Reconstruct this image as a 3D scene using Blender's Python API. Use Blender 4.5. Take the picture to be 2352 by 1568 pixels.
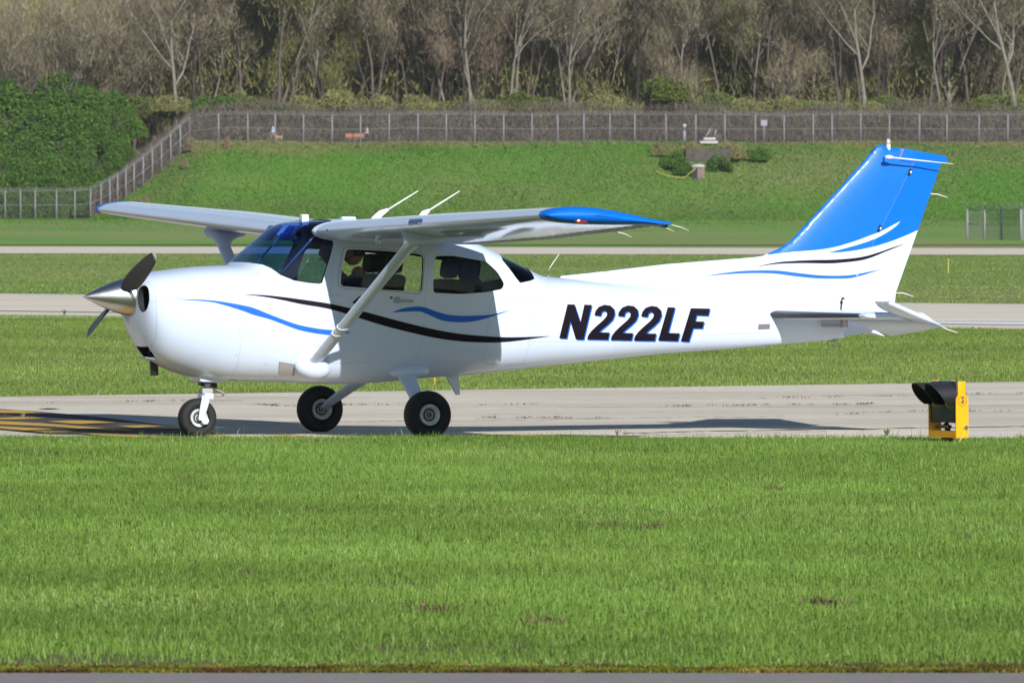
import bpy, bmesh, math, random
import numpy as np
from mathutils import Vector, Matrix
from mathutils.bvhtree import BVHTree
from mathutils.geometry import delaunay_2d_cdt
R = math.radians
random.seed(7); rng = np.random.default_rng(11)
for o in list(bpy.data.objects): bpy.data.objects.remove(o)
sc = bpy.context.scene; COL = sc.collection

# ---------------------------------------------------------------- camera
HC, DIST, FP, CX, HY = 2.1, 90.0, 23220.0, 1176.0, 458.0   # eye height, distance, focal length (in 2352-px units), horizon row
cd = bpy.data.cameras.new('camera'); cam = bpy.data.objects.new('camera', cd); COL.objects.link(cam)
cam.location = (0, 0, HC); cam.rotation_euler = (R(90), 0, 0)
cd.sensor_width = 36; cd.lens = 36*FP/2352; cd.shift_y = -(784-HY)/2352
cd.dof.use_dof = True; cd.dof.focus_distance = 90; cd.dof.aperture_fstop = 20; cd.clip_start = 1; cd.clip_end = 6000
sc.camera = cam
# ---------------------------------------------------------------- light
SD = Vector((-0.56, 1.80, -1.0)).normalized()              # direction in which the sunlight travels
el = math.asin(-SD.z); az = math.atan2(-SD.x, -SD.y)
w = bpy.data.worlds.new('World'); sc.world = w; w.use_nodes = True
nt = w.node_tree; bg = nt.nodes['Background']
sky = nt.nodes.new('ShaderNodeTexSky'); sky.sky_type = 'NISHITA'; sky.sun_disc = False
sky.sun_elevation = el; sky.sun_rotation = az; sky.air_density = 1.0; sky.dust_density = 0.3; sky.ozone_density = 3.0
nt.links.new(sky.outputs[0], bg.inputs[0]); bg.inputs[1].default_value = 0.066
sl = bpy.data.lights.new('sun', 'SUN'); sl.energy = 5.0; sl.angle = R(0.5); sl.color = (1.0, 0.975, 0.94)
so = bpy.data.objects.new('sun', sl); COL.objects.link(so); so.location = (30, -60, 60)
so.rotation_euler = SD.to_track_quat('-Z', 'Y').to_euler()
vs = sc.view_settings; vs.view_transform = 'Standard'; vs.look = 'None'; vs.gamma = 1; vs.exposure = 0.22
vs.use_curve_mapping = False
sc.cycles.max_bounces = 8; sc.cycles.transparent_max_bounces = 24

# ---------------------------------------------------------------- helpers
def link(o, parent=None):
    COL.objects.link(o)
    if parent is not None: o.parent = parent
    return o
def tag(o, label=None, cat=None, group=None, kind=None):
    for k, v in (('label', label), ('category', cat), ('group', group), ('kind', kind)):
        if v: o[k] = v
    return o
def empty(name, loc, rz=0, label=None, cat=None, group=None):
    o = bpy.data.objects.new(name, None); o.empty_display_size = .2; link(o)
    o.location = loc; o.rotation_euler = (0, 0, rz); return tag(o, label, cat, group)
def obj(name, bm, mats, parent=None, smooth=True, angle=35):
    me = bpy.data.meshes.new(name)
    if smooth:
        for f in bm.faces: f.smooth = True
        ca = R(angle)
        for e in bm.edges:
            if len(e.link_faces) == 2 and e.calc_face_angle(0) > ca: e.smooth = False
    bm.to_mesh(me); bm.free()
    for m in (mats if isinstance(mats, (list, tuple)) else [mats]): me.materials.append(m)
    return link(bpy.data.objects.new(name, me), parent)
def np_mesh(name, V, F, mats, parent=None, midx=None, attr=None, smooth=False):
    """V (n,3); F list of arrays (k,m) of equal-size faces"""
    me = bpy.data.meshes.new(name); V = np.asarray(V, np.float32)
    me.vertices.add(len(V)); me.vertices.foreach_set('co', V.ravel())
    F = [np.asarray(f, np.int32) for f in F if len(f)]
    tot = sum(f.size for f in F); npoly = sum(len(f) for f in F)
    me.loops.add(tot); me.polygons.add(npoly)
    me.loops.foreach_set('vertex_index', np.concatenate([f.ravel() for f in F]))
    ls = []; s = 0
    for f in F:
        ls.append(s + np.arange(len(f))*f.shape[1]); s += f.size
    me.polygons.foreach_set('loop_start', np.concatenate(ls).astype(np.int32))
    if midx is not None: me.polygons.foreach_set('material_index', np.asarray(midx, np.int32))
    if smooth: me.polygons.foreach_set('use_smooth', np.ones(npoly, bool))
    me.update(calc_edges=True)
    if attr is not None:
        for k, a in attr.items():
            at = me.attributes.new(k, 'FLOAT', 'POINT'); at.data.foreach_set('value', np.asarray(a, np.float32))
    for m in (mats if isinstance(mats, (list, tuple)) else [mats]): me.materials.append(m)
    return link(bpy.data.objects.new(name, me), parent)
def box(bm, c, s, rot=None, bev=0, mi=0):
    r = bmesh.ops.create_cube(bm, size=1); vs_ = r['verts']
    for v in vs_: v.co = Vector((v.co.x*s[0], v.co.y*s[1], v.co.z*s[2]))
    fs = list({f for v in vs_ for f in v.link_faces})
    if bev:
        es = list({e for v in vs_ for e in v.link_edges})
        rr = bmesh.ops.bevel(bm, geom=es, offset=bev, segments=2, affect='EDGES', profile=.6)
        fs = list({f for f in rr['faces']} | {f for f in fs if f.is_valid})
        vs_ = list({v for f in fs for v in f.verts})
    M = Matrix.Translation(Vector(c)) @ (rot if rot else Matrix())
    for v in vs_: v.co = M @ v.co
    for f in fs: f.material_index = mi
def frame(d):
    d = d.normalized(); up = Vector((0, 0, 1)) if abs(d.z) < .95 else Vector((1, 0, 0))
    a = d.cross(up).normalized(); return a, d.cross(a).normalized()
def tube(bm, pts, rad, n=10, mi=0, cap=True, flat=1.0, axis=None):
    pts = [Vector(p) for p in pts]; rings = []
    if not hasattr(rad, '__len__'): rad = [rad]*len(pts)
    for i, p in enumerate(pts):
        d = (pts[min(i+1, len(pts)-1)] - pts[max(i-1, 0)])
        if axis is not None:
            a = (Vector(axis) - d.normalized()*Vector(axis).dot(d.normalized())).normalized(); b = d.normalized().cross(a)
        else: a, b = frame(d)
        rings.append([bm.verts.new(p + a*rad[i]*math.cos(2*math.pi*k/n) + b*rad[i]*flat*math.sin(2*math.pi*k/n)) for k in range(n)])
    for r0, r1 in zip(rings, rings[1:]):
        for k in range(n):
            f = bm.faces.new((r0[k], r0[(k+1) % n], r1[(k+1) % n], r1[k])); f.material_index = mi
    if cap:
        for r in (rings[0][::-1], rings[-1]):
            f = bm.faces.new(r); f.material_index = mi
def lathe(bm, prof, M=Matrix(), n=40, mi=0, close=False):
    """prof: (axial, radius); axis = local X"""
    rings = []
    for a, r in prof:
        if r < 1e-5: rings.append([bm.verts.new(M @ Vector((a, 0, 0)))])
        else: rings.append([bm.verts.new(M @ Vector((a, r*math.cos(2*math.pi*k/n), r*math.sin(2*math.pi*k/n)))) for k in range(n)])
    pr = list(zip(rings, rings[1:]))
    if close: pr.append((rings[-1], rings[0]))
    for r0, r1 in pr:
        for k in range(n):
            k2 = (k+1) % n
            if len(r0) == 1 and len(r1) == 1: continue
            if len(r0) == 1: vsx = (r0[0], r1[k2], r1[k])
            elif len(r1) == 1: vsx = (r0[k], r0[k2], r1[0])
            else: vsx = (r0[k], r0[k2], r1[k2], r1[k])
            f = bm.faces.new(vsx); f.material_index = mi
def fixn(bm): bmesh.ops.recalc_face_normals(bm, faces=bm.faces)
def pchip(xs, ys, x):
    xs = np.asarray(xs, float); ys = np.asarray(ys, float); h = np.diff(xs); d = np.diff(ys)/h
    m = np.zeros(len(xs)); m[0] = d[0]; m[-1] = d[-1]
    for i in range(1, len(xs)-1):
        if d[i-1]*d[i] > 0:
            w1 = 2*h[i]+h[i-1]; w2 = h[i]+2*h[i-1]; m[i] = (w1+w2)/(w1/d[i-1]+w2/d[i])
    x = np.asarray(x, float); i = np.clip(np.searchsorted(xs, x)-1, 0, len(xs)-2)
    t = (x-xs[i])/h[i]; t2 = t*t; t3 = t2*t
    return (2*t3-3*t2+1)*ys[i]+(t3-2*t2+t)*h[i]*m[i]+(-2*t3+3*t2)*ys[i+1]+(t3-t2)*h[i]*m[i+1]

# ---------------------------------------------------------------- materials
def mat(name, col, rough=.5, metal=0, coat=0, var=0, vscale=3, bump=0, bscale=20, spec=.5, trans=0, col2=None, emit=0):
    m = bpy.data.materials.new(name); m.use_nodes = True; n = m.node_tree; L = n.links
    b = n.nodes['Principled BSDF']
    b.inputs['Base Color'].default_value = (*col, 1); b.inputs['Roughness'].default_value = rough
    b.inputs['Metallic'].default_value = metal; b.inputs['Coat Weight'].default_value = coat
    b.inputs['Coat Roughness'].default_value = .06; b.inputs['Specular IOR Level'].default_value = spec
    if emit: b.inputs['Emission Color'].default_value = (*col, 1); b.inputs['Emission Strength'].default_value = emit
    tc = n.nodes.new('ShaderNodeTexCoord')
    if var or col2:
        nz = n.nodes.new('ShaderNodeTexNoise'); nz.inputs['Scale'].default_value = vscale; nz.inputs['Detail'].default_value = 6
        L.new(tc.outputs['Object'], nz.inputs['Vector'])
        mx = n.nodes.new('ShaderNodeMix'); mx.data_type = 'RGBA'
        c2 = col2 if col2 else tuple(c*(1-var) for c in col)
        mx.inputs['A'].default_value = (*col, 1); mx.inputs['B'].default_value = (*c2, 1)
        rp = n.nodes.new('ShaderNodeMapRange'); rp.inputs[1].default_value = .35; rp.inputs[2].default_value = .65
        L.new(nz.outputs['Fac'], rp.inputs[0]); L.new(rp.outputs[0], mx.inputs['Factor']); L.new(mx.outputs['Result'], b.inputs['Base Color'])
    if bump:
        nb = n.nodes.new('ShaderNodeTexNoise'); nb.inputs['Scale'].default_value = bscale; nb.inputs['Detail'].default_value = 5
        L.new(tc.outputs['Object'], nb.inputs['Vector'])
        bp = n.nodes.new('ShaderNodeBump'); bp.inputs['Strength'].default_value = bump; bp.inputs['Distance'].default_value = .02
        L.new(nb.outputs['Fac'], bp.inputs['Height']); L.new(bp.outputs[0], b.inputs['Normal'])
    return m
def nodes(m): return m.node_tree.nodes, m.node_tree.links
WHITE = mat('white_paint', (.60, .69, .86), .34, coat=.5, var=.055, vscale=1.3, bump=.07, bscale=3.5)
SKIN_W = mat('wing_white_paint', (.63, .70, .83), .28, coat=.7, var=.04, vscale=2, bump=.10, bscale=3)
BLUE = mat('blue_paint', (.0, .145, .66), .42, coat=.08, spec=.3, var=.04, vscale=2)
BLUE2 = mat('blue_stripe_paint', (.008, .13, .60), .5, coat=0, spec=.3)
BLACK = mat('black_stripe_paint', (.007, .004, .010), .55, coat=0, spec=.15)
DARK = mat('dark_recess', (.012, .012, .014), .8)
SEAM = mat('seam_grey', (.36, .39, .45), .6)
RUB = mat('tyre_rubber', (.011, .011, .012), .75, bump=.3, bscale=30, var=.2, vscale=9)
RIM = mat('rim_white', (.62, .65, .63), .45, var=.2, vscale=20)
STEEL = mat('steel', (.55, .56, .58), .3, metal=1, var=.2, vscale=15)
CHROME = mat('polished_metal', (.62, .61, .62), .30, metal=1, bump=.05, bscale=15)
GREYP = mat('grey_paint', (.34, .33, .34), .5)
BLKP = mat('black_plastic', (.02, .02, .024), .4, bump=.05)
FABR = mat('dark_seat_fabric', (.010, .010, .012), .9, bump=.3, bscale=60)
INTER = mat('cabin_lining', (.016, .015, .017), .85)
RUST = mat('rusty_steel', (.16, .07, .03), .85, var=.5, vscale=20)
YEL = mat('yellow_paint', (.85, .40, .0), .45, coat=.2, var=.06, vscale=8)
def glass(name, tint, extra=.0):
    """thin tinted pane: clear straight through, mirror-like towards grazing angles on its outer face"""
    m = bpy.data.materials.new(name); m.use_nodes = True; N, L = nodes(m); N.clear()
    o = N.new('ShaderNodeOutputMaterial'); t = N.new('ShaderNodeBsdfTransparent'); g = N.new('ShaderNodeBsdfGlossy')
    t.inputs[0].default_value = (*tint, 1); g.inputs['Roughness'].default_value = .03
    lw = N.new('ShaderNodeLayerWeight'); lw.inputs[0].default_value = .5; p = N.new('ShaderNodeMath'); p.operation = 'POWER'; p.inputs[1].default_value = 4.0; L.new(lw.outputs['Facing'], p.inputs[0])
    a = N.new('ShaderNodeMath'); a.operation = 'MULTIPLY_ADD'; a.inputs[1].default_value = .8; a.inputs[2].default_value = .03+extra; L.new(p.outputs[0], a.inputs[0])
    ge = N.new('ShaderNodeNewGeometry'); b = N.new('ShaderNodeMath'); b.operation = 'SUBTRACT'; b.inputs[0].default_value = 1; L.new(ge.outputs['Backfacing'], b.inputs[1])
    f = N.new('ShaderNodeMath'); f.operation = 'MULTIPLY'; L.new(a.outputs[0], f.inputs[0]); L.new(b.outputs[0], f.inputs[1])
    mx = N.new('ShaderNodeMixShader'); L.new(f.outputs[0], mx.inputs[0]); L.new(t.outputs[0], mx.inputs[1]); L.new(g.outputs[0], mx.inputs[2])
    L.new(mx.outputs[0], o.inputs[0]); return m
GL_W = glass('windscreen_glass', (.50, .67, .90), .06); GL_S = glass('side_glass', (.90, .92, .91)); GL_R = glass('rear_glass', (.45, .50, .56))

def merge_into(dst, src):
    """fold src's mesh (surface detail) into dst's mesh"""
    bm = bmesh.new(); bm.from_mesh(dst.data); off = len(dst.data.materials); nf = len(bm.faces)
    bm.from_mesh(src.data); bm.faces.ensure_lookup_table()
    for f in bm.faces[nf:]: f.material_index += off
    for m in src.data.materials: dst.data.materials.append(m)
    bm.to_mesh(dst.data); bm.free(); bpy.data.objects.remove(src)
# pixel tracing helpers: zoomed views of the photograph -> 2352-px units
ZM = {1: (155.4, 435.1, .2907), 2: (621.6, 435.1, .2907), 3: (1181.0, 435.1, .2907), 4: (1668.3, 310.8, .2907),
      5: (310.8, 745.9, .3436), 6: (155.4, 559.4, .1983), 7: (1989., 808., .15857), 8: (1678.3, 652.7, .2378), 9: (0, 907.5, .185),
      10: (385.4, 857.8, .10305), 0: (0, 0, 1)}
def Z(k, *p): a, b, s = ZM[k]; return [(a+s*x, b+s*y) for x, y in p]
def gnd(px, py, z=0):
    Y = (HC-z)*FP/(py-HY); return Vector(((px-CX)*Y/FP, Y, z))
def at(px, py, Y): return Vector(((px-CX)*Y/FP, Y, HC-(py-HY)*Y/FP))
# ================================================================ AIRCRAFT
TH = R(22.4); CT, ST = math.cos(TH), math.sin(TH); OX = -1.239
AC = empty('light_aircraft', (OX, DIST, 0), TH, 'white high-wing single-engine aeroplane with blue fin and wing tip, taxiing on three wheels', 'aeroplane')
MW = Matrix.Translation((OX, DIST, 0)) @ Matrix.Rotation(TH, 4, 'Z'); MWI = MW.inverted()
CL = MWI @ Vector((0, 0, HC))
def unp(px, py, y=0.0):
    k = (px-CX)/FP; x = (k*(DIST+y*CT)-OX+y*ST)/(CT-k*ST); Y = DIST+x*ST+y*CT
    return Vector((x, y, HC-(py-HY)*Y/FP))
def ux(px, y=0.0): return unp(px, 500, y).x
def uz(py, px, y=0.0): return unp(px, py, y).z
def raydir(px, py): return (MWI.to_3x3() @ Vector(((px-CX)/FP, 1, -(py-HY)/FP))).normalized()

# px, top, bottom, half width, widest row, n top, n bottom
ST_ = [(299, 655, 704, .13, 678, 2.0, 2.0), (300.5, 647, 722, .24, 681, 2.1, 2.1), (304, 641, 743, .32, 685, 2.2, 2.2), (312, 634, 770, .385, 690, 2.3, 2.2),
 (330, 628.5, 806, .435, 695, 2.4, 2.3), (350, 625, 829, .462, 700, 2.5, 2.35), (388, 619.5, 849, .488, 705, 2.6, 2.4),
 (446, 613, 866, .51, 708, 2.7, 2.5), (504, 609.5, 874, .525, 712, 2.8, 2.7), (536, 608, 874.5, .53, 715, 2.8, 2.9),
 (545, 603, 875, .532, 716, 2.8, 3), (562, 582, 875.5, .534, 717, 2.7, 3), (585, 560, 876, .536, 718, 2.6, 3.1), (606, 541, 876.5, .538, 719, 2.6, 3.2),
 (632, 520, 877, .54, 720, 2.7, 3.3), (655, 510, 878, .543, 720, 2.9, 3.4), (695, 506, 880, .547, 720, 3.3, 3.5), (760, 503, 881.5, .55, 720, 3.8, 3.6),
 (850, 506, 878, .55, 720, 4, 3.6), (950, 520, 869, .55, 720, 4, 3.6), (1030, 541, 863.5, .54, 722, 3.9, 3.5), (1085, 562, 859, .53, 724, 3.6, 3.3),
 (1127, 581, 854, .51, 726, 3.2, 3.1), (1180, 606, 848, .48, 728, 2.9, 3), (1215, 625, 843.5, .455, 729, 2.7, 2.9), (1240, 633.5, 841, .435, 730, 2.6, 2.8),
 (1290, 638, 836, .40, 732, 2.5, 2.7), (1414, 649, 823, .325, 733, 2.4, 2.6), (1530, 658, 811.5, .255, 733, 2.3, 2.5), (1678, 668.5, 801, .175, 733, 2.3, 2.4),
 (1786, 677, 792, .12, 733, 2.2, 2.3), (1892, 692, 782, .075, 735, 2.1, 2.2), (1940, 700, 775, .045, 737, 2, 2)]
sx = np.array([ux(s[0]) for s in ST_])
szt = np.array([uz(s[1], s[0]) for s in ST_]); szb = np.array([uz(s[2], s[0]) for s in ST_])
szm = np.array([uz(s[4], s[0]) for s in ST_]); sw = np.array([s[3] for s in ST_])
snt = np.array([s[5] for s in ST_]); snb = np.array([s[6] for s in ST_])
def sect(x, inset=0.0, M=72):
    zt, zb, zm, wd, a, b = [float(pchip(sx, q, x)) for q in (szt, szb, szm, sw, snt, snb)]
    wd -= inset; zt -= inset; zb += inset; out = []
    for k in range(M):
        t = 2*math.pi*k/M; c, s = math.cos(t), math.sin(t)
        n = a if s >= 0 else b; h = (zt-zm) if s >= 0 else (zm-zb)
        out.append(Vector((x, wd*math.copysign(abs(c)**(2/n), c), zm+h*math.copysign(abs(s)**(2/n), s))))
    return out
def loft(xs, inset=0.0, M=72, mi=0):
    bm = bmesh.new(); rings = [[bm.verts.new(p) for p in sect(x, inset, M)] for x in xs]
    for r0, r1 in zip(rings, rings[1:]):
        for k in range(M): bm.faces.new((r0[k], r0[(k+1) % M], r1[(k+1) % M], r1[k]))
    bm.faces.new(rings[0][::-1]); bm.faces.new(rings[-1])
    for f in bm.faces: f.material_index = mi
    fixn(bm); return bm
xs_h = []
for a, b in zip(sx, sx[1:]):
    n = max(2, int(math.ceil((b-a)/.045))); xs_h += [a+(b-a)*i/n for i in range(n)]
xs_h.append(sx[-1])
def tmp(bm, mats):
    me = bpy.data.meshes.new('tmp'); bm.to_mesh(me); bm.free()
    for m in mats: me.materials.append(m)
    return link(bpy.data.objects.new('tmp', me))
def boolean(a, b, op):
    md = a.modifiers.new('b', 'BOOLEAN'); md.operation = op; md.object = b; md.solver = 'EXACT'; md.material_mode = 'TRANSFER'
    dg = bpy.context.evaluated_depsgraph_get(); me = bpy.data.meshes.new_from_object(a.evaluated_get(dg))
    a.modifiers.clear(); old = a.data; a.data = me; bpy.data.meshes.remove(old)
def kill(o): me = o.data; bpy.data.objects.remove(o); bpy.data.meshes.remove(me)
def prism(poly, y0, y1, mi=0):
    bm = bmesh.new(); a = [bm.verts.new((x, y0, z)) for x, z in poly]; b = [bm.verts.new((x, y1, z)) for x, z in poly]
    n = len(poly); bm.faces.new(a); bm.faces.new(b[::-1])
    for i in range(n): bm.faces.new((a[i], b[i], b[(i+1) % n], a[(i+1) % n]))
    for f in bm.faces: f.material_index = mi
    fixn(bm); return bm
def rounded(pts, r=.03, n=4):
    out = []; N = len(pts)
    for i in range(N):
        p, a, b = Vector(pts[i]), Vector(pts[i-1]), Vector(pts[(i+1) % N])
        da, db = (a-p), (b-p); q = min(r, da.length*.45, db.length*.45)
        s, e = p+da.normalized()*q, p+db.normalized()*q
        for k in range(n+1):
            t = k/n; out.append(tuple(s*(1-t)**2+p*2*t*(1-t)+e*t*t))
    return out
hull_bm = loft(xs_h); hull_bvh = BVHTree.FromBMesh(hull_bm)
HM = [WHITE, INTER, DARK]
hull = tmp(hull_bm, HM)
xa, xb = ux(556), ux(1222)
inner = tmp(loft(list(np.linspace(xa, xb, 60)), .028, mi=1), HM); boolean(hull, inner, 'DIFFERENCE'); kill(inner)
P2 = lambda k, y, *p: [(lambda v: (v.x, v.z))(unp(*q, y)) for q in Z(k, *p)]
def PC2(k, *p):
    out = []
    for q in Z(k, *p):
        h = hull_bvh.ray_cast(CL, raydir(*q), 300)[0]; v = h if h else unp(*q, -.45); out.append((v.x, v.z))
    return out
# openings, traced on the port side
win_door = rounded(PC2(2, (600, 472), (900, 486), (1175, 510), (1207, 535), (1192, 806), (940, 795), (552, 762), (560, 640)), .035)
win_rear = rounded(PC2(2, (1300, 527), (1440, 524), (1700, 568), (1790, 650), (1845, 745), (1830, 786), (1700, 812), (1500, 826), (1285, 816), (1283, 680)), .03)
win_fs = PC2(1, (1470, 584), (1540, 594), (1610, 625), (1680, 676), (1790, 720), (1900, 738), (1992, 746), (2012, 735), (2040, 640), (2100, 430)) + P2(1, -.50, (2090, 330))
fr0 = unp(545, 600, 0); fr1 = unp(738, 507, 0)
win_fr = [(fr0.x-.10, fr0.z-.012), (fr0.x, fr0.z-.006)] + win_fs + [(fr1.x, fr1.z-.03), (fr1.x+.01, fr1.z+.3), (fr0.x-.10, fr1.z+.3)]
bk = PC2(2, (1832, 560), (1940, 700), (1972, 738), (2050, 722), (2085, 706))
b0 = unp(1122, 577, 0)
win_bk = [(b0.x, b0.z+.5), (b0.x, b0.z-.02)] + bk + [(bk[-1][0]+.02, b0.z+.5)]
cut = [tmp(prism(p, -1.2, 1.2, 2), HM) for p in (win_door, win_rear, win_fr, win_bk)]
for c in cut: boolean(hull, c, 'DIFFERENCE')
# glass panes: a thin shell just inside the skin, kept inside each opening
xs_g = list(np.linspace(xa-.03, xb+.02, 110))
def pane(cutter, gm, name):
    sh = tmp(loft(xs_g, .007), [gm]); s2 = tmp(loft([x for x in xs_g[1:-1]], .012), [gm]); boolean(sh, s2, 'DIFFERENCE'); kill(s2)
    boolean(sh, cutter, 'INTERSECT'); sh.name = name; sh.parent = hull
    for p in sh.data.polygons: p.use_smooth = True; p.material_index = 0
    sh.data.materials.clear(); sh.data.materials.append(gm)
    if 'side' in name:
        for sgn in (1, -1):
            bm = bmesh.new(); bm.from_mesh(sh.data); bmesh.ops.delete(bm, geom=[f for f in bm.faces if f.calc_center_median().y*sgn < 0], context='FACES')
            me = bpy.data.meshes.new(name); bm.to_mesh(me); bm.free()
            if sgn == 1: side2 = link(bpy.data.objects.new(name, me), hull)
            else: old = sh.data; sh.data = me
        for o_ in (sh, side2):
            o_.data.materials.clear(); o_.data.materials.append(gm)
    return sh
pane(cut[0], GL_S, 'side_window'); pane(cut[1], GL_S, 'rear_side_window')
pane(cut[2], GL_W, 'windscreen'); pane(cut[3], GL_R, 'rear_window')
for c in cut: kill(c)
# cooling inlets, air intake scoop
for s in (-1, 1):
    bm = bmesh.new(); c = unp(325, 686, -.27)
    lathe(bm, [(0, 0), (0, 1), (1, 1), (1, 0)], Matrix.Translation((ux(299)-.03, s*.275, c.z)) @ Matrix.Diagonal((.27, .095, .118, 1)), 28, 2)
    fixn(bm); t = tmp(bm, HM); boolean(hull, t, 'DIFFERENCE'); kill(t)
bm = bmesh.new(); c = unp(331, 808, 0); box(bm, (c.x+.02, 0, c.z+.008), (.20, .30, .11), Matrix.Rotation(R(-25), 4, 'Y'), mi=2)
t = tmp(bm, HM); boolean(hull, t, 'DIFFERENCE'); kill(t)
hull.name = 'fuselage'; hull.parent = AC
me = hull.data
for p in me.polygons: p.use_smooth = True
bm = bmesh.new(); bm.from_mesh(me)
for e in bm.edges:
    if len(e.link_faces) == 2 and (e.calc_face_angle(0) > R(28) or e.link_faces[0].material_index != e.link_faces[1].material_index): e.smooth = False
bm.to_mesh(me); bm.free()

# ---- decals (paint on the skin, thin shells following it)
def grid_poly(poly, step):
    """constrained triangulation of a 2-D polygon with inner grid points"""
    pts = []; N = len(poly)
    for i in range(N):
        a, b = Vector(poly[i]), Vector(poly[(i+1) % N]); n = max(1, int((b-a).length/step))
        pts += [a+(b-a)*k/n for k in range(n)]
    nb = len(pts); xs = [p.x for p in pts]; ys = [p.y for p in pts]
    gx = np.arange(min(xs)+step*.5, max(xs), step); gy = np.arange(min(ys)+step*.5, max(ys), step)
    for x in gx:
        for y in gy:
            if inside(x, y, poly): pts.append(Vector((x, y)))
    v, e, f, *_ = delaunay_2d_cdt(pts, [], [list(range(nb))], 1, 1e-4)
    return [(p.x, p.y) for p in v], f
def inside(x, y, poly):
    c = False; n = len(poly)
    for i in range(n):
        x1, y1 = poly[i]; x2, y2 = poly[i-1]
        if (y1 > y) != (y2 > y) and x < (x2-x1)*(y-y1)/(y2-y1)+x1: c = not c
    return c
def cast(x, y, bvh, off):
    h = bvh.ray_cast(CL, raydir(x, y), 300)
    if h[0] is None: h = bvh.find_nearest(unp(x, y, -.3))
    n = h[1]; n = n if n.dot(raydir(x, y)) < 0 else -n
    return h[0]+n*off
def decal_obj(name, V, F, m, parent):
    me = bpy.data.meshes.new(name); me.from_pydata(V, [], F); me.update()
    for p in me.polygons: p.use_smooth = True
    me.materials.append(m); return link(bpy.data.objects.new(name, me), parent)
def far_side(V, bvh, off, flip):
    if not flip: return [Vector((p.x, -p.y, p.z)) for p in V]
    out = []
    for p in V:
        h = bvh.ray_cast(Vector((2*flip-p.x, 3, p.z)), Vector((0, -1, 0)), 6); out.append((h[0] if h[0] else Vector((2*flip-p.x, -p.y, p.z)))+Vector((0, off, 0)))
    return out
def decal(name, polys, m, off=.0025, bvh=None, parent=None, step=9, flip=False, both=True):
    bvh = bvh or hull_bvh; V = []; F = []
    for poly in polys:
        v, f = grid_poly(poly, step); base = len(V); V += [cast(x, y, bvh, off) for x, y in v]; F += [tuple(base+i for i in t) for t in f]
    o = decal_obj(name, V, F, m, parent or hull)
    if both: decal_obj(name, far_side(V, bvh, off, flip), [t if flip else t[::-1] for t in F], m, parent or hull)
    return o
def ribbon(up, lo): return up + lo[::-1]
def line_poly(pts, wd):
    pts = [Vector(p) for p in pts]; L_, R_ = [], []
    for i, p in enumerate(pts):
        d = (pts[min(i+1, len(pts)-1)]-pts[max(i-1, 0)]).normalized(); n = Vector((-d.y, d.x))*wd*.5
        L_.append(tuple(p+n)); R_.append(tuple(p-n))
    return L_ + R_[::-1]
def dense(pts, k=6):
    """smooth polyline through points (Catmull-Rom)"""
    P = [Vector(p) for p in pts]; P = [P[0]*2-P[1]] + P + [P[-1]*2-P[-2]]; out = []
    for i in range(1, len(P)-2):
        for j in range(k):
            t = j/k; a, b, c, d = P[i-1:i+3]
            out.append(tuple(.5*((2*b)+(c-a)*t+(2*a-5*b+4*c-d)*t*t+(3*b-a-3*c+d)*t**3)))
    out.append(tuple(P[-2])); return out
blk_u = Z(1, (1395, 828), (1550, 834), (1700, 849), (1850, 869)) + Z(2, (455, 900), (660, 945), (760, 970), (900, 1008), (1100, 1060), (1300, 1106), (1500, 1140), (1700, 1158), (1850, 1166), (2000, 1165), (2205, 1157))
blk_l = Z(1, (1395, 830), (1560, 849), (1700, 874), (1850, 906)) + Z(2, (442, 939), (620, 988), (720, 1022), (900, 1077), (1100, 1128), (1300, 1172), (1500, 1199), (1700, 1208), (1850, 1204), (2000, 1188), (2205, 1159))
decal('black_stripe', [ribbon(dense(blk_u), dense(blk_l))], BLACK)
b1u = Z(1, (800, 862), (1050, 870), (1200, 883), (1370, 912), (1470, 936), (1600, 988), (1750, 1045), (1850, 1075), (2000, 1102), (2120, 1112), (2230, 1128))
b1l = Z(1, (800, 864), (1100, 885), (1230, 911), (1380, 957), (1470, 990), (1600, 1026), (1750, 1082), (1850, 1115), (2000, 1142), (2110, 1150), (2230, 1132))
decal('blue_stripe', [ribbon(dense(b1u), dense(b1l))], BLUE2)
b2u = Z(2, (960, 969), (1050, 938), (1150, 925), (1220, 932), (1300, 960), (1400, 988), (1500, 997), (1600, 996), (1740, 988), (1880, 955))
b2l = Z(2, (960, 971), (1080, 964), (1180, 965), (1250, 990), (1350, 1033), (1450, 1047), (1550, 1047), (1650, 1032), (1780, 994), (1880, 957))
decal('blue_stripe', [ribbon(dense(b2u), dense(b2l))], BLUE2)
# ---- registration
Lr = {'N': [(420, 908), (475, 908), (522, 1052), (553, 910), (612, 912), (547, 1184), (487, 1183), (443, 1040), (413, 1176), (355, 1173)],
      'L': [(1212, 930), (1270, 932), (1216, 1132), (1306, 1135), (1291, 1196), (1137, 1191)],
      'F': [(1394, 938), (1545, 941), (1531, 997), (1440, 993), (1428, 1041), (1499, 1043), (1486, 1097), (1412, 1096), (1378, 1201), (1315, 1197)]}
two = [(632, 993), (642, 958), (667, 927), (712, 911), (758, 917), (788, 944), (794, 986), (776, 1030), (736, 1070), (692, 1105), (670, 1127), (752, 1129), (739, 1186), (575, 1183), (584, 1150), (610, 1115), (652, 1075), (702, 1032), (729, 1000), (733, 980), (725, 964), (708, 959), (691, 969), (681, 999)]
REG = [('N', Lr['N']), ('2', two), ('2', [(x+186, y+5) for x, y in two]), ('2', [(x+369, y+9) for x, y in two]), ('L', Lr['L']), ('F', Lr['F'])]
xc = unp(*Z(3, (950, 1050))[0], -.3).x
for ch, p in REG:
    decal('registration_shadow', [Z(3, *[(x+9, y+9) for x, y in p])], BLUE2, .002, flip=xc)
    decal('registration_letter', [Z(3, *p)], BLACK, .004, flip=xc)
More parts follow.
